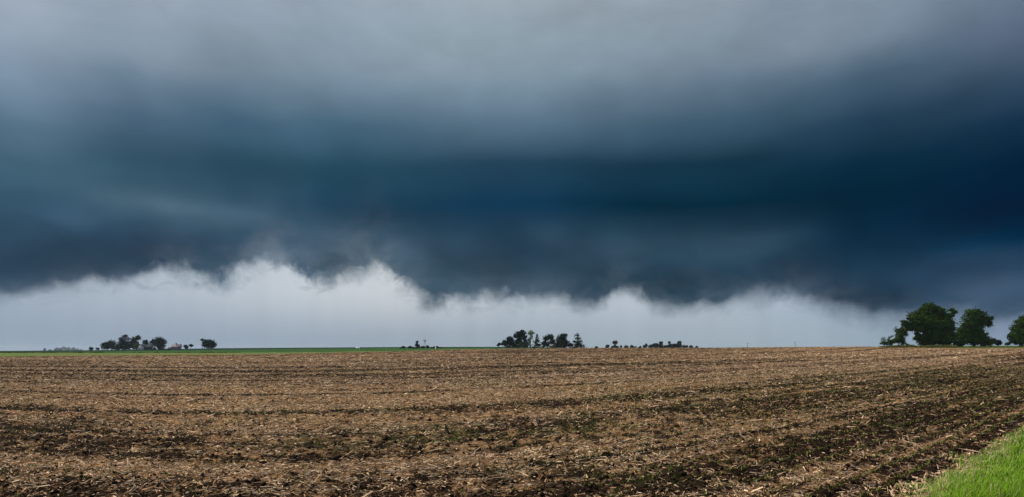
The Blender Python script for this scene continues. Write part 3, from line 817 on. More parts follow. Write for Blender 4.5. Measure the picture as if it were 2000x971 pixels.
SEED = [1000]
DENS = 2.0
def tree(px, Y, lobes, label, group=None, leaf='green', n=1500, size=0.5, gaps=0.0, name='broadleaf_tree', cat='tree',
         trunk=(0.0, 0.28), bark=None, limbs=True, clump=0.34, sink=0.2, cone=False, base=None):
    """lobes: (dx, y_low, y_high, half_width) in photograph pixels from the tree's foot, turned to metres at distance Y"""
    SEED[0] += 1; r = np.random.default_rng(SEED[0])
    k = Y / F
    x0, y0, z0 = at(px, Y, sink)
    if base is not None:                       # lift the foot where the photograph shows it (a rise in the ground)
        pass
    root = empty(name, (x0, y0, z0), 0)
    tag(root, label, cat, group)
    dz = sink
    pts = []; cl = []
    for (dx_, lo, hi, hw) in lobes:
        cx, cz = dx_ * k, (lo + hi) / 2 * k + dz; rx, rz = hw * k, (hi - lo) / 2 * k
        ry = rx * 0.85
        vol = (rx * rz)
        cl.append((cx, cz, rx, ry, rz, vol))
    tot = sum(c[5] for c in cl)
    centres = []
    for (cx, cz, rx, ry, rz, vol) in cl:
        m = max(16, int((110 if not cone else 90) * vol / tot))
        if cone:
            t = r.uniform(0, 1, m) ** 0.8
            tier = np.clip(np.round(t * 9) / 9 + r.normal(0, 0.025, m), 0, 1)
            ang = r.uniform(0, 2 * pi, m); rr = (1.02 - t) * r.uniform(0.35, 1.0, m)
            C = np.stack([cx + np.cos(ang) * rr * rx, np.sin(ang) * rr * ry, cz - rz + tier * 2 * rz - rr * 0.35], -1)
            cr = 0.30 * rx * (1.15 - t) + 0.13 * rx
            sq = 0.5
        else:
            d = r.normal(size=(m, 3)); d /= np.linalg.norm(d, axis=1)[:, None]
            rr = r.uniform(0.05, 1.0, m) ** 0.45 * (1 - clump * 0.75)
            C = np.stack([cx + d[:, 0] * rr * rx, d[:, 1] * rr * ry, cz + d[:, 2] * rr * rz], -1)
            cr = clump * min(rx, rz) * r.uniform(0.65, 1.35, m)
            sq = 0.9
        nl = int(n * DENS * vol / tot)
        wts = cr ** 2; wts /= wts.sum()
        ii = r.choice(m, nl, p=wts)
        d = r.normal(size=(nl, 3)); d /= np.linalg.norm(d, axis=1)[:, None]
        rad_ = r.uniform(0, 1, nl) ** (0.42) * (1 + 0.18 * r.normal(size=nl))
        pp = C[ii] + d * (cr[ii] * rad_)[:, None] * np.array([1.15, 1.15, sq])
        pts.append(pp); centres.append(C)
    P = np.concatenate(pts); CC = np.concatenate(centres)
    if gaps:
        g = fbm(P[:, 0] / (2.2) + 31.7, P[:, 2] / 1.9 + P[:, 1] * 0.15, SEED[0], 3)
        P = P[g > np.quantile(g, gaps)]
    P = P[P[:, 2] > dz + 0.02]
    sz = np.full(len(P), size)
    V, f = leaf_faces(P, sz, r)
    tnt = np.clip(0.5 + 0.5 * (fbm(P[:, 0] / 1.1 + 7, P[:, 2] / 1.1 + P[:, 1], SEED[0] + 5, 2) - 0.5) * 2 + r.normal(0, 0.15, len(P)), 0, 1)
    mesh_np('crown', V, f, [LEAF[leaf]], root, attr={'tint': ('POINT', np.repeat(tnt, 4))})
    # trunk with limbs that reach into the clumps
    mb = MB(); top = max(c[1] + c[4] * 0.3 for c in cl); low = min(c[1] - c[4] for c in cl)
    hw_all = max(c[2] for c in cl); h_all = max(c[1] + c[4] for c in cl)
    tr = max(0.09, h_all * trunk[1] * 0.085)
    mx = np.mean([c[0] for c in cl]) if not cone else 0
    tz = h_all * (0.9 if cone else 0.62)
    knots = [(0, 0, -0.1), (trunk[0] * k * .3, 0, tz * .3), (trunk[0] * k * .6 + mx * .3, 0.1, tz * .65), (trunk[0] * k + mx * .6, 0.0, tz)]
    mb.tube(knots, [tr * 1.25, tr, tr * .75, tr * .25], 7)
    if limbs and not cone:
        sel = CC[r.permutation(len(CC))[:min(14, len(CC))]]
        for c_ in sel:
            t = np.clip(0.25 + 0.5 * c_[2] / max(h_all, 1e-3), 0.2, 0.75) ; s0 = np.array(knots[1]) * (1 - t) + np.array(knots[3]) * t
            if c_[2] < s0[2] * 0.6: continue
            midp = (s0 + c_) / 2 + np.array([0, 0, -0.05 * h_all]) + r.normal(0, 0.02 * h_all, 3)
            mb.tube([s0, midp, c_], [tr * .42, tr * .26, tr * .08], 5, False)
    mb.build('trunk', bark or m_bark, root, True)
    return root

# ---- the near grove on the right (about 220 m away)
G = 'trees of the grove on the right'
YG = 222
tree(1816, YG, [(2, 14, 87, 44), (-24, 24, 66, 26), (8, -4, 46, 38), (32, 2, 58, 24), (42, 54, 76, 13), (32, 50, 72, 16), (-42, 32, 58, 13), (-2, 0, 40, 30), (26, -4, 30, 34), (-14, 6, 30, 20), (4, 40, 85, 38)],
     'largest tree of all, a broad dark green dome in the right grove', G, 'near', 30000, 0.55, 0.04, trunk=(-22, .26), clump=.30)
tree(1903, YG + 4, [(-2, 40, 80, 25), (14, 34, 72, 25), (-14, 10, 56, 22), (8, 0, 44, 24), (-18, -3, 32, 20), (28, 38, 60, 12), (16, -3, 24, 16), (-4, 0, 30, 22)],
     'tall dark tree with sky gaps in its crown, just right of the largest dome', G, 'near', 15000, 0.50, 0.10, trunk=(2, .24), clump=.36)
tree(1996, YG - 2, [(4, 28, 66, 22), (2, -2, 40, 27), (-14, 4, 30, 12), (22, 2, 60, 26), (0, 10, 50, 24)],
     'dark tree cut off by the right edge of the picture', G, 'near', 13000, 0.50, 0.05, clump=.36)
tree(1754, YG + 8, [(4, 10, 40, 14), (-6, 0, 30, 15), (8, 0, 24, 12), (12, 24, 44, 9), (-14, 0, 18, 9)],
     'small leaning tree tucked against the left side of the largest dome', G, 'nearlit', 5200, 0.36, 0.22, trunk=(6, .2), clump=.3)
tree(1728, YG + 14, [(0, 0, 22, 8), (4, 0, 14, 8), (-4, 0, 9, 6)],
     'pale thin sapling, leftmost of the right grove', G, 'nearlit', 1000, 0.28, 0.35, name='sapling', clump=.3)
tree(1936, YG + 6, [(0, 0, 18, 10), (4, 4, 20, 7), (-8, 0, 16, 8)],
     'light green feathery shrub at the right foot of the gappy tree', G, 'nearlit', 1500, 0.34, 0.2, name='shrub', cat='shrub', clump=.3)
tree(1950, YG + 20, [(0, 0, 12, 7)], 'small round dark bush in the gap between the right grove trees', G, 'dark', 1200, 0.36, 0.0, name='bush', cat='bush')
tree(1968, YG + 10, [(0, 0, 8, 5), (3, 2, 9, 3)], 'tiny dark bush beside the foot of the tree at the right edge', G, 'near', 700, 0.32, 0.15, name='bush', cat='bush')
tree(1877, YG - 4, [(0, 0, 16, 10), (-8, 0, 12, 8)], 'low dark shrub between the dome and the gappy tree', G, 'near', 1700, 0.36, 0.1, name='shrub', cat='shrub')
tree(1772, YG + 2, [(0, 0, 6, 5)], 'tiny dark shrub under the left skirts of the largest dome', G, 'near', 400, 0.3, 0.1, name='shrub', cat='shrub')
# tall grass along the grove's edge
r3 = np.random.default_rng(303)
nn = 16000
pxx = np.concatenate([r3.uniform(1716, 1868, nn * 2 // 3), r3.uniform(1895, 2060, nn // 3)]); nn = len(pxx)
YY = r3.uniform(206, 216, nn); XX = (pxx - 1000) / F * YY
hh = r3.uniform(0.5, 1.15, nn) * (0.5 + 0.9 * fbm(pxx / 14, 0 * pxx, 90, 2)) * np.where(pxx > 1880, 0.35, 1.0) * sst(pxx, 1712, 1745)
blades('tall_grass', XX, YY, height(XX, YY) - 0.03, hh, np.full(nn, 0.08), r3.uniform(0.1, 0.8, nn), np.clip(r3.normal(.28, .2, nn), 0, 0.85), m_weed,
       'tall uncut grass along the foot of the right grove', 'tall grass', r=r3)

# ---- middle cluster (about 430 m away)
G = 'trees of the middle clump'
YM = 436
M_ = [
 (975, [(1, 5, 11, 5), (-3, 3, 8, 3)], 'low flat-topped tree, leftmost of the middle clump', 'dark', 500, .1, {}),
 (986, [(0, 1, 17, 7)], 'small dark tree, second from the left in the middle clump', 'dark', 900, .05, {}),
 (997, [(0, 1, 25, 8), (-2, 10, 24, 6)], 'dark rounded tree left of the tallest in the middle clump', 'dark', 1700, .04, {}),
 (1013, [(2, 14, 37, 9), (-5, 16, 31, 6), (0, 1, 22, 10), (6, 28, 38, 5)], 'tallest tree of the middle clump, dark with an uneven top', 'dark', 2800, .06, {}),
 (1025, [(0, 8, 36, 5), (2, 0, 18, 6)], 'narrow mid green tree wedged between the tallest tree and the pale one', 'green', 1400, .06, {}),
 (1036, [(1, 18, 38, 8), (0, 0, 26, 7)], 'pale silvery tree with thin see-through foliage in the middle clump', 'pale', 900, .35, {'bark': m_bark_pale}),
 (1020, [(0, 0, 14, 8), (7, 0, 10, 6)], 'low brighter green bush in front of the tallest middle tree', 'bright', 900, .05, {'name': 'bush', 'cat': 'bush'}),
 (1062, [(0, 0, 15, 6), (2, 8, 16, 4)], 'short green tree just right of the dark conifer', 'green', 700, .1, {}),
 (1073, [(0, 13, 30, 12), (-6, 12, 27, 8), (6, 0, 20, 9), (-2, 0, 14, 6)], 'round topped green tree with a bare leaning trunk right of the conifer', 'green', 1900, .12, {'trunk': (6, .2)}),
 (1097, [(0, 4, 29, 14), (2, -1, 20, 14), (6, 14, 30, 7)], 'broad green tree with a lumpy top in the right half of the middle clump', 'green', 2500, .05, {}),
 (1114, [(0, 0, 10, 7)], 'low shrub between the broad green tree and the rightmost spruce', 'dark', 500, .1, {'name': 'shrub', 'cat': 'shrub'}),
]
for px, lb, lab, lf, n_, gp, kw in M_:
    tree(px, YM + (px * 7 % 13) - 6, lb, lab, G, lf, n_, 0.75, gp, clump=.36, **kw)
for px_, lb_, lab_ in ((1003, [(0, 0, 11, 9), (9, 0, 8, 8), (-9, 0, 6, 6)], 'dark thicket closing the foot of the left half of the middle clump'),
                      (1090, [(0, 0, 9, 12), (14, 0, 7, 9), (-12, 0, 6, 7)], 'dark thicket under the broad green trees of the middle clump')):
    tree(px_, YM + 12, lb_, lab_, G, 'dark', 1300, 0.75, 0, name='thicket', cat='thicket', limbs=False, clump=.4)
tree(1049, YM - 6, [(0, 0, 27, 9)], 'slim dark conifer with tiered branches in the middle clump', G, 'conifer', 1400, .5, .05, name='conifer_tree', cone=True)
tree(1128, YM - 2, [(0, -1, 28, 13), (-5, 10, 27, 4), (0, -1, 10, 13)], 'wide dark spruce standing alone at the right end of the middle clump', G, 'conifer', 2400, .5, .03, name='conifer_tree', cone=True)

# ---- far dark line behind the crest (about 760 m away)
G = 'far dark trees behind the crest'
YF = 760
def back_tree(px, lobes, lab, n_=350, gp=.05, nm='broadleaf_tree', cat='tree', lf='navy', Y=YF, **kw):
    # the foot lies in the dip behind the crest: the trunk goes down to it
    x0, y0, z0 = at(px, Y)
    want = H + (YH - 679.0) * Y / F
    dpx = (want - z0) * F / Y
    lobes = [(a, b + dpx, c + dpx, d) for a, b, c, d in lobes]
    lobes = [(a, b - dpx * 0.8, c, d) if i == 0 else (a, b, c, d) for i, (a, b, c, d) in enumerate(lobes)]
    return tree(px, Y, lobes, lab, G, lf, n_ * 2, 1.0, gp, nm, cat, limbs=False, clump=.42, sink=0.1, **kw)
back_tree(1165, [(0, -1, 3, 4)], 'lone low bush on the crest just right of the middle clump', 200, nm='bush', cat='bush')
back_tree(1186, [(0, -1, 6, 4), (2, 1, 6, 3)], 'small round bush left of the umbrella-shaped far tree', 260, nm='bush', cat='bush')
back_tree(1201, [(0, -1, 8, 3), (0, 5, 14, 6), (3, 8, 12, 4)], 'umbrella-shaped dark tree, tallest left of the long far tree line', 600)
back_tree(1201, [(0, -1, 4, 11)], 'low dark thicket at the foot of the umbrella-shaped far tree', 400, nm='thicket', cat='thicket', Y=YF - 12)
back_tree(1213, [(0, -1, 5, 2)], 'tiny pointed tree right of the umbrella-shaped far tree', 120, nm='conifer_tree', cone=False)
back_tree(1223, [(0, -1, 5, 5)], 'low dark bush, left one of the pair before the long tree line', 300, nm='bush', cat='bush')
back_tree(1234, [(0, -1, 5, 4)], 'low dark bush, right one of the pair before the long tree line', 260, nm='bush', cat='bush')
back_tree(1241, [(0, -1, 4, 3)], 'faint pale bush at the left start of the long far tree line', 120, .3, nm='bush', cat='bush', lf='pale')
back_tree(1250, [(0, -1, 3, 4), (1, 0, 4, 1)], 'lowest small bush under the left end of the long far tree line', 200, nm='bush', cat='bush')
back_tree(1260, [(-1, -1, 6, 4), (2, 1, 8, 4)], 'small flat-topped tree, first in the long far tree line', 400)
back_tree(1271, [(0, -1, 6, 6), (2, 2, 7, 4)], 'low rounded tree left of the first hump of the far tree line', 420)
back_tree(1281, [(0, -1, 10, 7), (-3, 2, 8, 5)], 'domed tree making the first hump of the far tree line', 600)
back_tree(1291, [(0, -1, 9, 5), (0, 6, 13, 4)], 'tree with a square top right of the first hump of the far tree line', 600)
back_tree(1300, [(0, -1, 5, 6)], 'low tree in the saddle at the middle of the far tree line', 300)
back_tree(1308, [(0, -1, 9, 5), (-1, 6, 13, 3)], 'tree with a small round head right of the saddle in the far tree line', 500)
back_tree(1316, [(0, -1, 9, 6)], 'dark tree filling in left of the highest sloping far tree', 450)
back_tree(1325, [(0, -1, 10, 8), (2, 6, 14, 5)], 'highest far tree, its top sloping up to the right', 850)
back_tree(1336, [(0, -1, 5, 5)], 'low dark tree right of the highest sloping far tree', 280)
back_tree(1342, [(0, -1, 6, 2)], 'tiny upright tree near the right end of the far tree line', 120)
back_tree(1350, [(0, -1, 5, 5)], 'rounded low tree, last one of the unbroken far tree line', 300)
back_tree(1361, [(0, -1, 4, 3)], 'single small bush standing apart at the right end of the far tree line', 200, nm='bush', cat='bush')

# ---- farmstead on the left (about 530 m away)
G = 'trees around the left farmstead'
YL = 530
L_ = [
 (178, 0, [(0, 0, 8, 4)], 'small dark bush, leftmost by the left farmstead', 'dark', 400, 0, {'name': 'bush', 'cat': 'bush'}),
 (190, 0, [(0, 0, 7, 4), (3, 1, 8, 3)], 'thin feathery young tree between the leftmost bush and the farm trees', 'bright', 260, .45, {}),
 (204, 0, [(0, 0, 17, 8), (2, 4, 18, 6)], 'rounded dark tree, leftmost large one of the left farmstead', 'green', 1300, 0, {}),
 (218, 3, [(0, 0, 22, 9), (-3, 6, 20, 8)], 'taller dark tree joined to the right of the leftmost large farm tree', 'green', 1700, 0, {}),
 (231, -4, [(0, 0, 12, 6)], 'low dark tree under the left side of the wide spreading tree', 'dark', 600, .1, {}),
 (243, 0, [(0, 8, 29, 13), (-4, 0, 22, 13), (6, 0, 20, 13), (2, 20, 31, 10)], 'wide spreading dark tree with sky gaps, tallest of the left farmstead', 'dark', 2800, .16, {'trunk': (0, .3)}),
 (260, 6, [(0, 0, 25, 8), (2, 12, 27, 6)], 'dark tree close behind the right of the wide spreading farm tree', 'dark', 1500, .04, {}),
 (270, 10, [(0, 17, 30, 6), (-1, 8, 18, 3)], 'ball-headed green tree rising on a thin stem above the farm trees', 'green', 800, .04, {'trunk': (0, .14)}),
 (280, 8, [(0, 5, 22, 5), (3, 8, 23, 3)], 'thin sparse tree behind the gable of the white house', 'green', 380, .45, {}),
 (268, -18, [(0, 0, 14, 8), (3, 1, 12, 7)], 'brighter green bush in front of the farm trees, left of the white house', 'bright', 1100, .02, {'name': 'bush', 'cat': 'bush'}),
 (287, 10, [(0, 8, 23, 4), (0, 4, 14, 5)], 'small dark conifer-like tree over the house roof', 'dark', 520, .12, {}),
 (297, 12, [(0, 2, 21, 7), (3, 10, 23, 5)], 'dark tree with gaps between the roof tree and the big round one', 'dark', 900, .18, {}),
 (313, 4, [(0, 2, 28, 12), (0, 0, 18, 11), (-6, 6, 24, 8)], 'big round dark tree at the right end of the farmhouse', 'dark', 2900, 0, {}),
 (363, 0, [(0, 3, 10, 6), (2, 0, 7, 4)], 'small flat-topped tree, left one of the two right of the barn', 'dark', 520, .03, {}),
 (373, 0, [(0, 5, 11, 5)], 'small tree with a bare stem, right one of the two right of the barn', 'dark', 380, .03, {}),
 (395, 6, [(0, 14, 22, 6), (2, 2, 16, 4)], 'pale wispy tree leaning on the left of the solid round tree', 'bright', 420, .4, {'bark': m_bark_pale}),
 (408, 0, [(0, 0, 22, 13), (-2, 2, 22, 12), (9, 1, 14, 7)], 'solid dark round tree standing apart right of the barn', 'dark', 3000, 0, {}),
]
for px, dY, lb, lab, lf, n_, gp, kw in L_:
    tree(px, (YL if px > 300 else YL + 25) + dY, lb, lab, G, lf, n_, 0.75, gp, clump=.36, **kw)
tree(226, YL + 30, [(0, 0, 9, 14), (18, 0, 10, 12), (34, 0, 10, 10), (-16, 0, 8, 8)], 'long dark undergrowth joining the trunks left of the farmhouse', None, 'dark', 2600, .75, 0,
     name='thicket', cat='thicket', limbs=False, clump=.4)
tree(307, YL - 26, [(-22, 0, 4, 9), (-8, 0, 4.5, 10), (8, 0, 5, 10), (22, 0, 4, 10)], 'long low dark hedge in front of the farmhouse and big round tree', None, 'dark', 1800, .5, 0,
     name='hedge', cat='hedge', limbs=False, clump=.4)

# ---- windmill cluster
G = 'shrubs around the windmill'
YW = 440
W_ = [
 (788, [(0, 0, 5, 5), (-4, 0, 3, 5)], 'low dark bush, leftmost by the windmill', 'dark', 420, {}),
 (801, [(0, 0, 5, 5), (6, 0, 3, 6)], 'low dark bush between the leftmost bush and the upright tree', 'dark', 380, {}),
 (812, [(-4, 0, 3, 4), (2, 0, 3, 4)], 'very low bush at the foot of the upright tree by the windmill', 'green', 160, {}),
 (826, [(0, 0, 5, 6)], 'rounded bush right under the windmill tower', 'green', 380, {}),
 (835, [(0, 0, 6, 3)], 'dark upright bush just right of the windmill tower', 'dark', 300, {}),
 (845, [(0, 0, 3, 6), (3, 0, 4, 3)], 'flat low bush right of the windmill bushes', 'dark', 240, {}),
 (854, [(0, 0, 4.5, 4), (6, 0, 2.5, 6)], 'low bush right of the small white tank', 'dark', 300, {}),
]
for px, lb, lab, lf, n_, kw in W_:
    tree(px, YW + px % 7 - 6, lb, lab, G, lf, n_ * 2, 0.6, 0.0, name='bush', cat='bush', limbs=False, clump=.34, **kw)
tree(815, YW, [(0, 9, 16, 3.5), (-1, 3, 11, 4.5), (2, 0, 8, 5)], 'upright narrow tree standing left of the windmill', None, 'dark', 900, .45, .03, clump=.34)

# ---- blue-grey trees far off at the left, several kilometres of rainy air away
G = 'hazy far trees at the left'
for px, lb, lab, Y, n_ in [
 (87, [(0, -2, 5, 2.2)], 'tiny dark tree alone at the far left on the skyline', 1500, 140),
 (98, [(0, -2, 2, 4)], 'low smudge of bush right of the lone far left tree', 1500, 120),
 (107, [(0, -2, 4, 1.6)], 'narrow dark tree at the left end of the hazy group', 1500, 90),
 (112, [(0, -2, 6, 4)], 'hazy grey tree between two darker narrow ones', 2300, 200),
 (118, [(0, -2, 5.5, 2.4)], 'second darker tree within the hazy grey group', 1600, 140),
 (124, [(0, -2, 8.5, 5), (3, -2, 6, 4)], 'palest and broadest tree of the hazy grey group', 2700, 260),
 (133, [(0, -2, 6, 4), (2, 0, 8, 1.4)], 'hazy grey tree with a small spike right of the palest one', 2400, 220),
 (142, [(0, -2, 5, 4), (2, 1, 7, 2)], 'hazy grey tree with a knobby right side', 2400, 200),
 (150, [(0, -2, 4, 4)], 'low rounded tree at the right end of the hazy group', 2600, 150),
 (158, [(0, -2, 2.6, 3)], 'last faint smudge of tree right of the hazy group', 2700, 90)]:
    Y = 2600 + (Y - 1500) * 1.6
    x0, y0, z0 = at(px, Y); want = H + (YH - 684.6) * Y / F; d_ = (want - z0) * F / Y
    tree(px, Y, [(a, b_ + d_, c_ + d_, e_) for a, b_, c_, e_ in lb], lab, G, 'navy', n_ * 3, 0.0011 * Y, 0.0, limbs=False, clump=.4)

# ------------------------------------------------------------------ buildings
m_white = simple('white_boards', (0.60, 0.61, 0.62), 0.06, 1.5, 0.7)
m_pink = simple('faded_red_boards', (0.22, 0.17, 0.19), 0.12, 1.5, 0.8)
m_shingle = simple('grey_shingles', (0.03, 0.042, 0.05), 0.2, 2.5, 0.9)
m_metal_roof = simple('weathered_metal_roof', (0.17, 0.15, 0.17), 0.1, 1.5, 0.6)
m_glass = simple('window_glass', (0.02, 0.025, 0.03), 0.1, 1.0, 0.15, 0.5)
m_trim = simple('painted_trim', (0.70, 0.70, 0.70), 0.05, 2.0, 0.6)
m_door = simple('dark_door', (0.06, 0.05, 0.05), 0.15, 2.0, 0.7)
m_steel = simple('galvanised_steel', (0.16, 0.17, 0.18), 0.12, 3.0, 0.5, 0.4)
m_pole = simple('weathered_pole', (0.10, 0.085, 0.07), 0.2, 3.0)
m_tank = simple('white_tank_paint', (0.78, 0.79, 0.80), 0.05, 1.0, 0.4, 0.4)

def window(root, x, y, z, wd, hg, ny):
    """frame and pane on a wall whose outward normal is (0, ny) or (nx, 0)"""
    ax = 'y' if isinstance(ny, int) else 'x'; sgn = ny if ax == 'y' else ny[0]
    f = MB()
    def bx(a0, a1, z0, z1, d0, d1):
        if ax == 'y': f.box((x + a0, min(y + d0 * sgn, y + d1 * sgn), z + z0), (x + a1, max(y + d0 * sgn, y + d1 * sgn), z + z1))
        else: f.box((min(x + d0 * sgn, x + d1 * sgn), y + a0, z + z0), (max(x + d0 * sgn, x + d1 * sgn), y + a1, z + z1))
    t = .10
    bx(-wd/2 - t, -wd/2, -t, hg + t, 0.0, .08); bx(wd/2, wd/2 + t, -t, hg + t, 0.0, .08)
    bx(-wd/2, wd/2, -t, 0, 0.0, .12); bx(-wd/2, wd/2, hg, hg + t, 0.0, .08); bx(-wd/2, wd/2, hg/2 - .04, hg/2 + .04, 0.01, .06)
    fr = f.build('window', m_trim, root)
    f = MB(); bx(-wd/2, wd/2, 0, hg, -0.01, .03); f.build('pane', m_glass, fr)
def gable_house(name, px, Y, rz, wid, dep, eave, ridge, wall_m, roof_m, label, cat, wins=(), chimney=None, door=None, lean=None, group=None):
    root = empty(name, at(px, Y, 0.15), rz); tag(root, label, cat, group)
    w2, d2 = wid / 2, dep / 2
    m = MB(); m.prism([(-w2, 0), (w2, 0), (w2, eave), (0, ridge), (-w2, eave)], -d2, d2); m.build('wall', wall_m, root)
    m = MB(); th_ = 0.22; o = 0.45; sl = (ridge - eave) / w2
    for sg in (-1, 1):
        a = (0, ridge + .03); b_ = (sg * (w2 + o), eave - sl * o + .03)
        prof = [a, b_, (b_[0], b_[1] + th_), (0, ridge + th_ + .03)]
        if sg > 0: prof = prof[::-1]
        m.prism(prof, -d2 - o, d2 + o)
    rf = m.build('roof', roof_m, root)
    if chimney:
        m = MB(); cx, cy = chimney; m.box((cx - .35, cy - .35, ridge - 1.2), (cx + .35, cy + .35, ridge + 1.1)); m.box((cx - .42, cy - .42, ridge + 1.1), (cx + .42, cy + .42, ridge + 1.25))
        m.build('chimney', m_door, rf)
    for (fx, fz, ww, hh_, side) in wins:
        if side == 'front': window(root, fx, -d2, fz, ww, hh_, -1)
        elif side == 'right': window(root, w2, fx, fz, ww, hh_, (1,))
        else: window(root, -w2, fx, fz, ww, hh_, (-1,))
    if door:
        fx, ww, hh_ = door; m = MB(); m.box((fx - ww/2, -d2 - .06, 0.1), (fx + ww/2, -d2 + .02, hh_)); dr = m.build('door', m_door, root)
        m = MB(); m.box((fx + ww/2 - .18, -d2 - .12, hh_ * .48), (fx + ww/2 - .10, -d2 - .06, hh_ * .54)); m.build('handle', m_steel, dr)
    return root
# farmhouse: a white gable towards the field, and a long grey roof running off to the right behind it
YH_ = 520
gable_house('farmhouse', 279.5, YH_, radians(8), 5.6, 8.0, 2.4, 5.3, m_white, m_shingle, 'white farmhouse with a pointed gable, half hidden by the dark hedge', 'house',
            wins=[(-1.2, 1.0, .8, 1.2, 'front'), (1.2, 1.0, .8, 1.2, 'front'), (0, 3.2, .8, 1.0, 'front')], chimney=(0, 1.5))
gable_house('farmhouse_wing', 289, YH_ + 6, radians(95), 6.0, 9.0, 1.7, 4.7, m_white, m_shingle, 'long grey-roofed wing running right from the white gable', 'house',
            wins=[(-2, 1.0, .8, 1.1, 'right'), (1, 1.0, .8, 1.1, 'right')])
gable_house('garden_shed', 256, YH_ - 10, radians(5), 1.4, 1.6, 1.2, 1.7, m_white, m_white, 'tiny white shed under the farm trees left of the house', 'shed', door=(0, .6, 1.1))
# barn with a broken (gambrel) roof
root = empty('barn', at(345.5, YH_, .15), radians(-62)); tag(root, 'faded pinkish barn with a curved roof and a small roof vent', 'barn')
w2, d2 = 3.0, 3.4
gam = [(-w2, 0), (w2, 0), (w2, 2.3), (w2 * .72, 3.9), (0, 5.0), (-w2 * .72, 3.9), (-w2, 2.3)]
m = MB(); m.prism(gam, -d2, d2); m.build('wall', m_pink, root)
m = MB(); o = .3; t_ = .18
seg = [((0, 5.0), (w2 * .72, 3.9)), ((w2 * .72, 3.9), (w2 + .25, 2.1))]
for sg in (-1, 1):
    for (a, b_) in seg:
        pr = [(sg * a[0], a[1] + .02), (sg * b_[0], b_[1] + .02), (sg * b_[0] + sg * .06, b_[1] + t_), (sg * a[0], a[1] + t_)]
        if sg > 0: pr = pr[::-1]
        m.prism(pr, -d2 - o, d2 + o)
rf = m.build('roof', m_metal_roof, root)
m = MB(); m.box((-.4, -.9, 4.9), (.4, -.1, 5.7)); m.prism([(-.55, 5.7), (.55, 5.7), (0, 6.2)], -1.05, .05); m.build('roof_vent', m_shingle, rf)
m = MB(); m.box((-1.1, -d2 - .06, 0), (1.1, -d2 + .02, 2.3)); dr = m.build('door', m_door, root)
m = MB(); m.box((-.9, -d2 - .10, 1.0), (-.8, -d2 - .06, 1.3)); m.build('handle', m_steel, dr)
window(root, 0, -d2, 3.0, .7, .8, -1)
gable_house('machine_shed', 335.5, YH_ + 2, radians(70), 3.4, 4.4, 2.0, 3.8, m_white, m_metal_roof, 'small pale shed joined to the left side of the pinkish barn', 'shed', door=(0, 1.4, 1.9))
gable_house('small_shed', 1080, YM - 14, radians(20), 2.6, 3.0, 1.8, 2.7, simple('tan_boards', (0.22, 0.17, 0.13), .1), m_metal_roof, 'small tan shed glimpsed under the middle clump', 'shed', door=(0, .8, 1.6))

# white tank lying in the crop
root = empty('storage_tank', at(699, 395, 0.0), 0); tag(root, 'long white tank lying in the green crop left of the windmill', 'tank')
m = MB(); rr_ = .46; xs_ = [-1.45, -1.38, -1.2, 1.2, 1.38, 1.45]; rs_ = [.10, .32, rr_, rr_, .32, .10]
m.tube([(x, 0, 1.05) for x in xs_], rs_, 14); m.build('tank_body', m_tank, root, True)
for x in (-.9, .9):
    m = MB(); m.box((x - .08, -.4, 0), (x + .08, .4, .68)); m.build('leg', m_tank, root)
m = MB(); m.tube([(0, 0, 1.48), (0, 0, 1.66)], .12, 8); m.build('valve_cover', m_steel, root)
root = empty('water_tank', at(851, YW - 10, 0), 0); tag(root, 'very small white tank between two bushes right of the windmill', 'tank')
m = MB(); m.tube([(0, 0, 0), (0, 0, .9), (0, 0, 1.05)], [.42, .42, .12], 12); m.build('tank_body', m_tank, root, True)
m = MB(); m.tube([(0, 0, 1.04), (0, 0, 1.16)], .12, 8); m.build('lid', m_tank, root)

# windmill
root = empty('windmill', at(829.5, YW, 0), radians(12)); tag(root, 'old farm windmill with a round fan on a slim lattice tower', 'windmill')
ht = 5.6; bw, tw = .85, .16
m = MB()
for sx in (-1, 1):
    for sy in (-1, 1):
        m.tube([(sx * bw, sy * bw, 0), (sx * tw, sy * tw, ht)], .045, 4)
for a in range(5):
    z0_, z1_ = ht * a / 5, ht * (a + 1) / 5; r0 = bw + (tw - bw) * a / 5; r1_ = bw + (tw - bw) * (a + 1) / 5
    for (ax_, ay_), (bx_, by_) in (((-1,-1),(1,-1)), ((1,-1),(1,1)), ((1,1),(-1,1)), ((-1,1),(-1,-1))):
        m.tube([(ax_ * r0, ay_ * r0, z0_), (bx_ * r1_, by_ * r1_, z1_)], .022, 3)
        m.tube([(ax_ * r1_, ay_ * r1_, z1_), (bx_ * r1_, by_ * r1_, z1_)], .022, 3)
m.build('tower', m_steel, root)
m = MB(); m.tube([(0, -.45, ht + .05), (0, .5, ht + .05)], .12, 8); m.build('hub', m_steel, root)
fan = MB(); blm = []
fan.tube([(math.cos(a) * .95, -.45, ht + .05 + math.sin(a) * .95) for a in np.linspace(0, 2 * pi, 25)], .02, 4, False)
fr = fan.build('fan_rim', m_steel, root)
blade = None
for a in range(12):
    an = a * pi / 6
    if blade is None:
        bmh = MB(); c0, c1 = .35, .98
        v = []
        for rr_, wd_ in ((c0, .07), (c1, .20)):
            for sg in (-1, 1):
                for t_ in (-.008, .008):
                    v.append((sg * wd_, -.45 + sg * .06 + t_, rr_))
        bmh.add(v, [(0, 2, 6, 4), (1, 5, 7, 3), (0, 4, 5, 1), (2, 3, 7, 6), (0, 1, 3, 2), (4, 6, 7, 5)])
        blade = bmh.build('blade', m_steel, root); ob = blade
    else:
        ob = blade.copy(); COL.objects.link(ob); ob.parent = root
    ob.location = (0, 0, ht + .05); ob.rotation_euler = (0, an, 0)
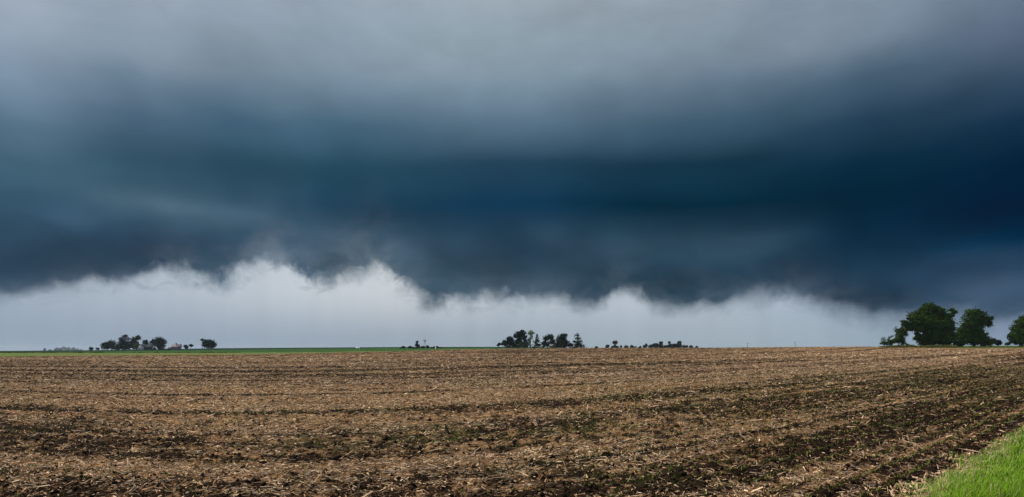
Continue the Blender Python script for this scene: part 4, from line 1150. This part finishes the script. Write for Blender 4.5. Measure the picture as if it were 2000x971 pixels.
m = MB(); m.box((-.015, .5, ht - .02), (.015, 1.0, ht + .10)); m.prism([(-.02, ht - .3), (.02, ht - .3), (.02, ht + .45), (-.02, ht + .45)], 1.0, 1.7); m.build('tail_vane', m_steel, root)

# utility poles on the skyline
def pole(px, Y, ytop, label):
    x0, y0, z0 = at(px, Y); hgt = (YH - ytop) * Y / F + H - z0
    root = empty('utility_pole', (x0, y0, z0 - .2), radians(25)); tag(root, label, 'utility pole', 'utility poles beyond the crest')
    m = MB(); m.tube([(0, 0, 0), (0, 0, hgt + .2)], [.17, .11], 8); m.build('pole', m_pole, root)
    m = MB(); m.box((-.75, -.18, hgt - .5), (.75, -.06, hgt - .38)); ca_ = m.build('crossarm', m_pole, root)
    for x in (-.6, 0, .6):
        m = MB(); m.tube([(x, -.12, hgt - .38), (x, -.12, hgt - .2)], [.05, .035], 6); m.build('insulator', m_steel, ca_)
pole(1460, 520, 669, 'left one of two thin utility poles on the bare right skyline')
pole(1553, 480, 667, 'right one of two thin utility poles, nearer the right grove')

# rank grass in the green strips
r4 = np.random.default_rng(404)
nn = 9000
pxx = r4.uniform(-30, 470, nn); YY = tab('Y1', pxx) + r4.uniform(-4, 3, nn); XX = (pxx - 1000) / F * YY
hh = 1.5 * np.maximum(fbm(pxx / 9, 0 * pxx, 95, 3) - 0.40, 0.03) + 0.05
blades('rank_grass', XX, YY, height(XX, YY) - 0.05, hh, np.full(nn, 0.20), r4.uniform(0.1, 0.8, nn), np.clip(r4.normal(.5, .25, nn), 0, 1), m_weed,
       'uneven tufts of rank grass between the brown field and the green crop', 'tufted grass', r=r4)

# ------------------------------------------------------------------ rainy air
HAZE = 0.00007
hz = MB(); hz.box((-6000, -3000, -60), (6000, 6000, 22.5)); m_h = bpy.data.materials.new('rainy_air'); m_h.use_nodes = True
n = NT(m_h.node_tree)
vv = n.n('ShaderNodeVolumePrincipled'); vv.inputs['Color'].default_value = (0.72, 0.87, 1.0, 1); vv.inputs['Density'].default_value = HAZE; vv.inputs['Anisotropy'].default_value = 0.2
oo = n.n('ShaderNodeOutputMaterial'); n.put(oo.inputs['Volume'], vv.outputs[0])
hzo = hz.build('haze', m_h); tag(hzo, 'thin rainy air over the fields', 'haze', kind='stuff')
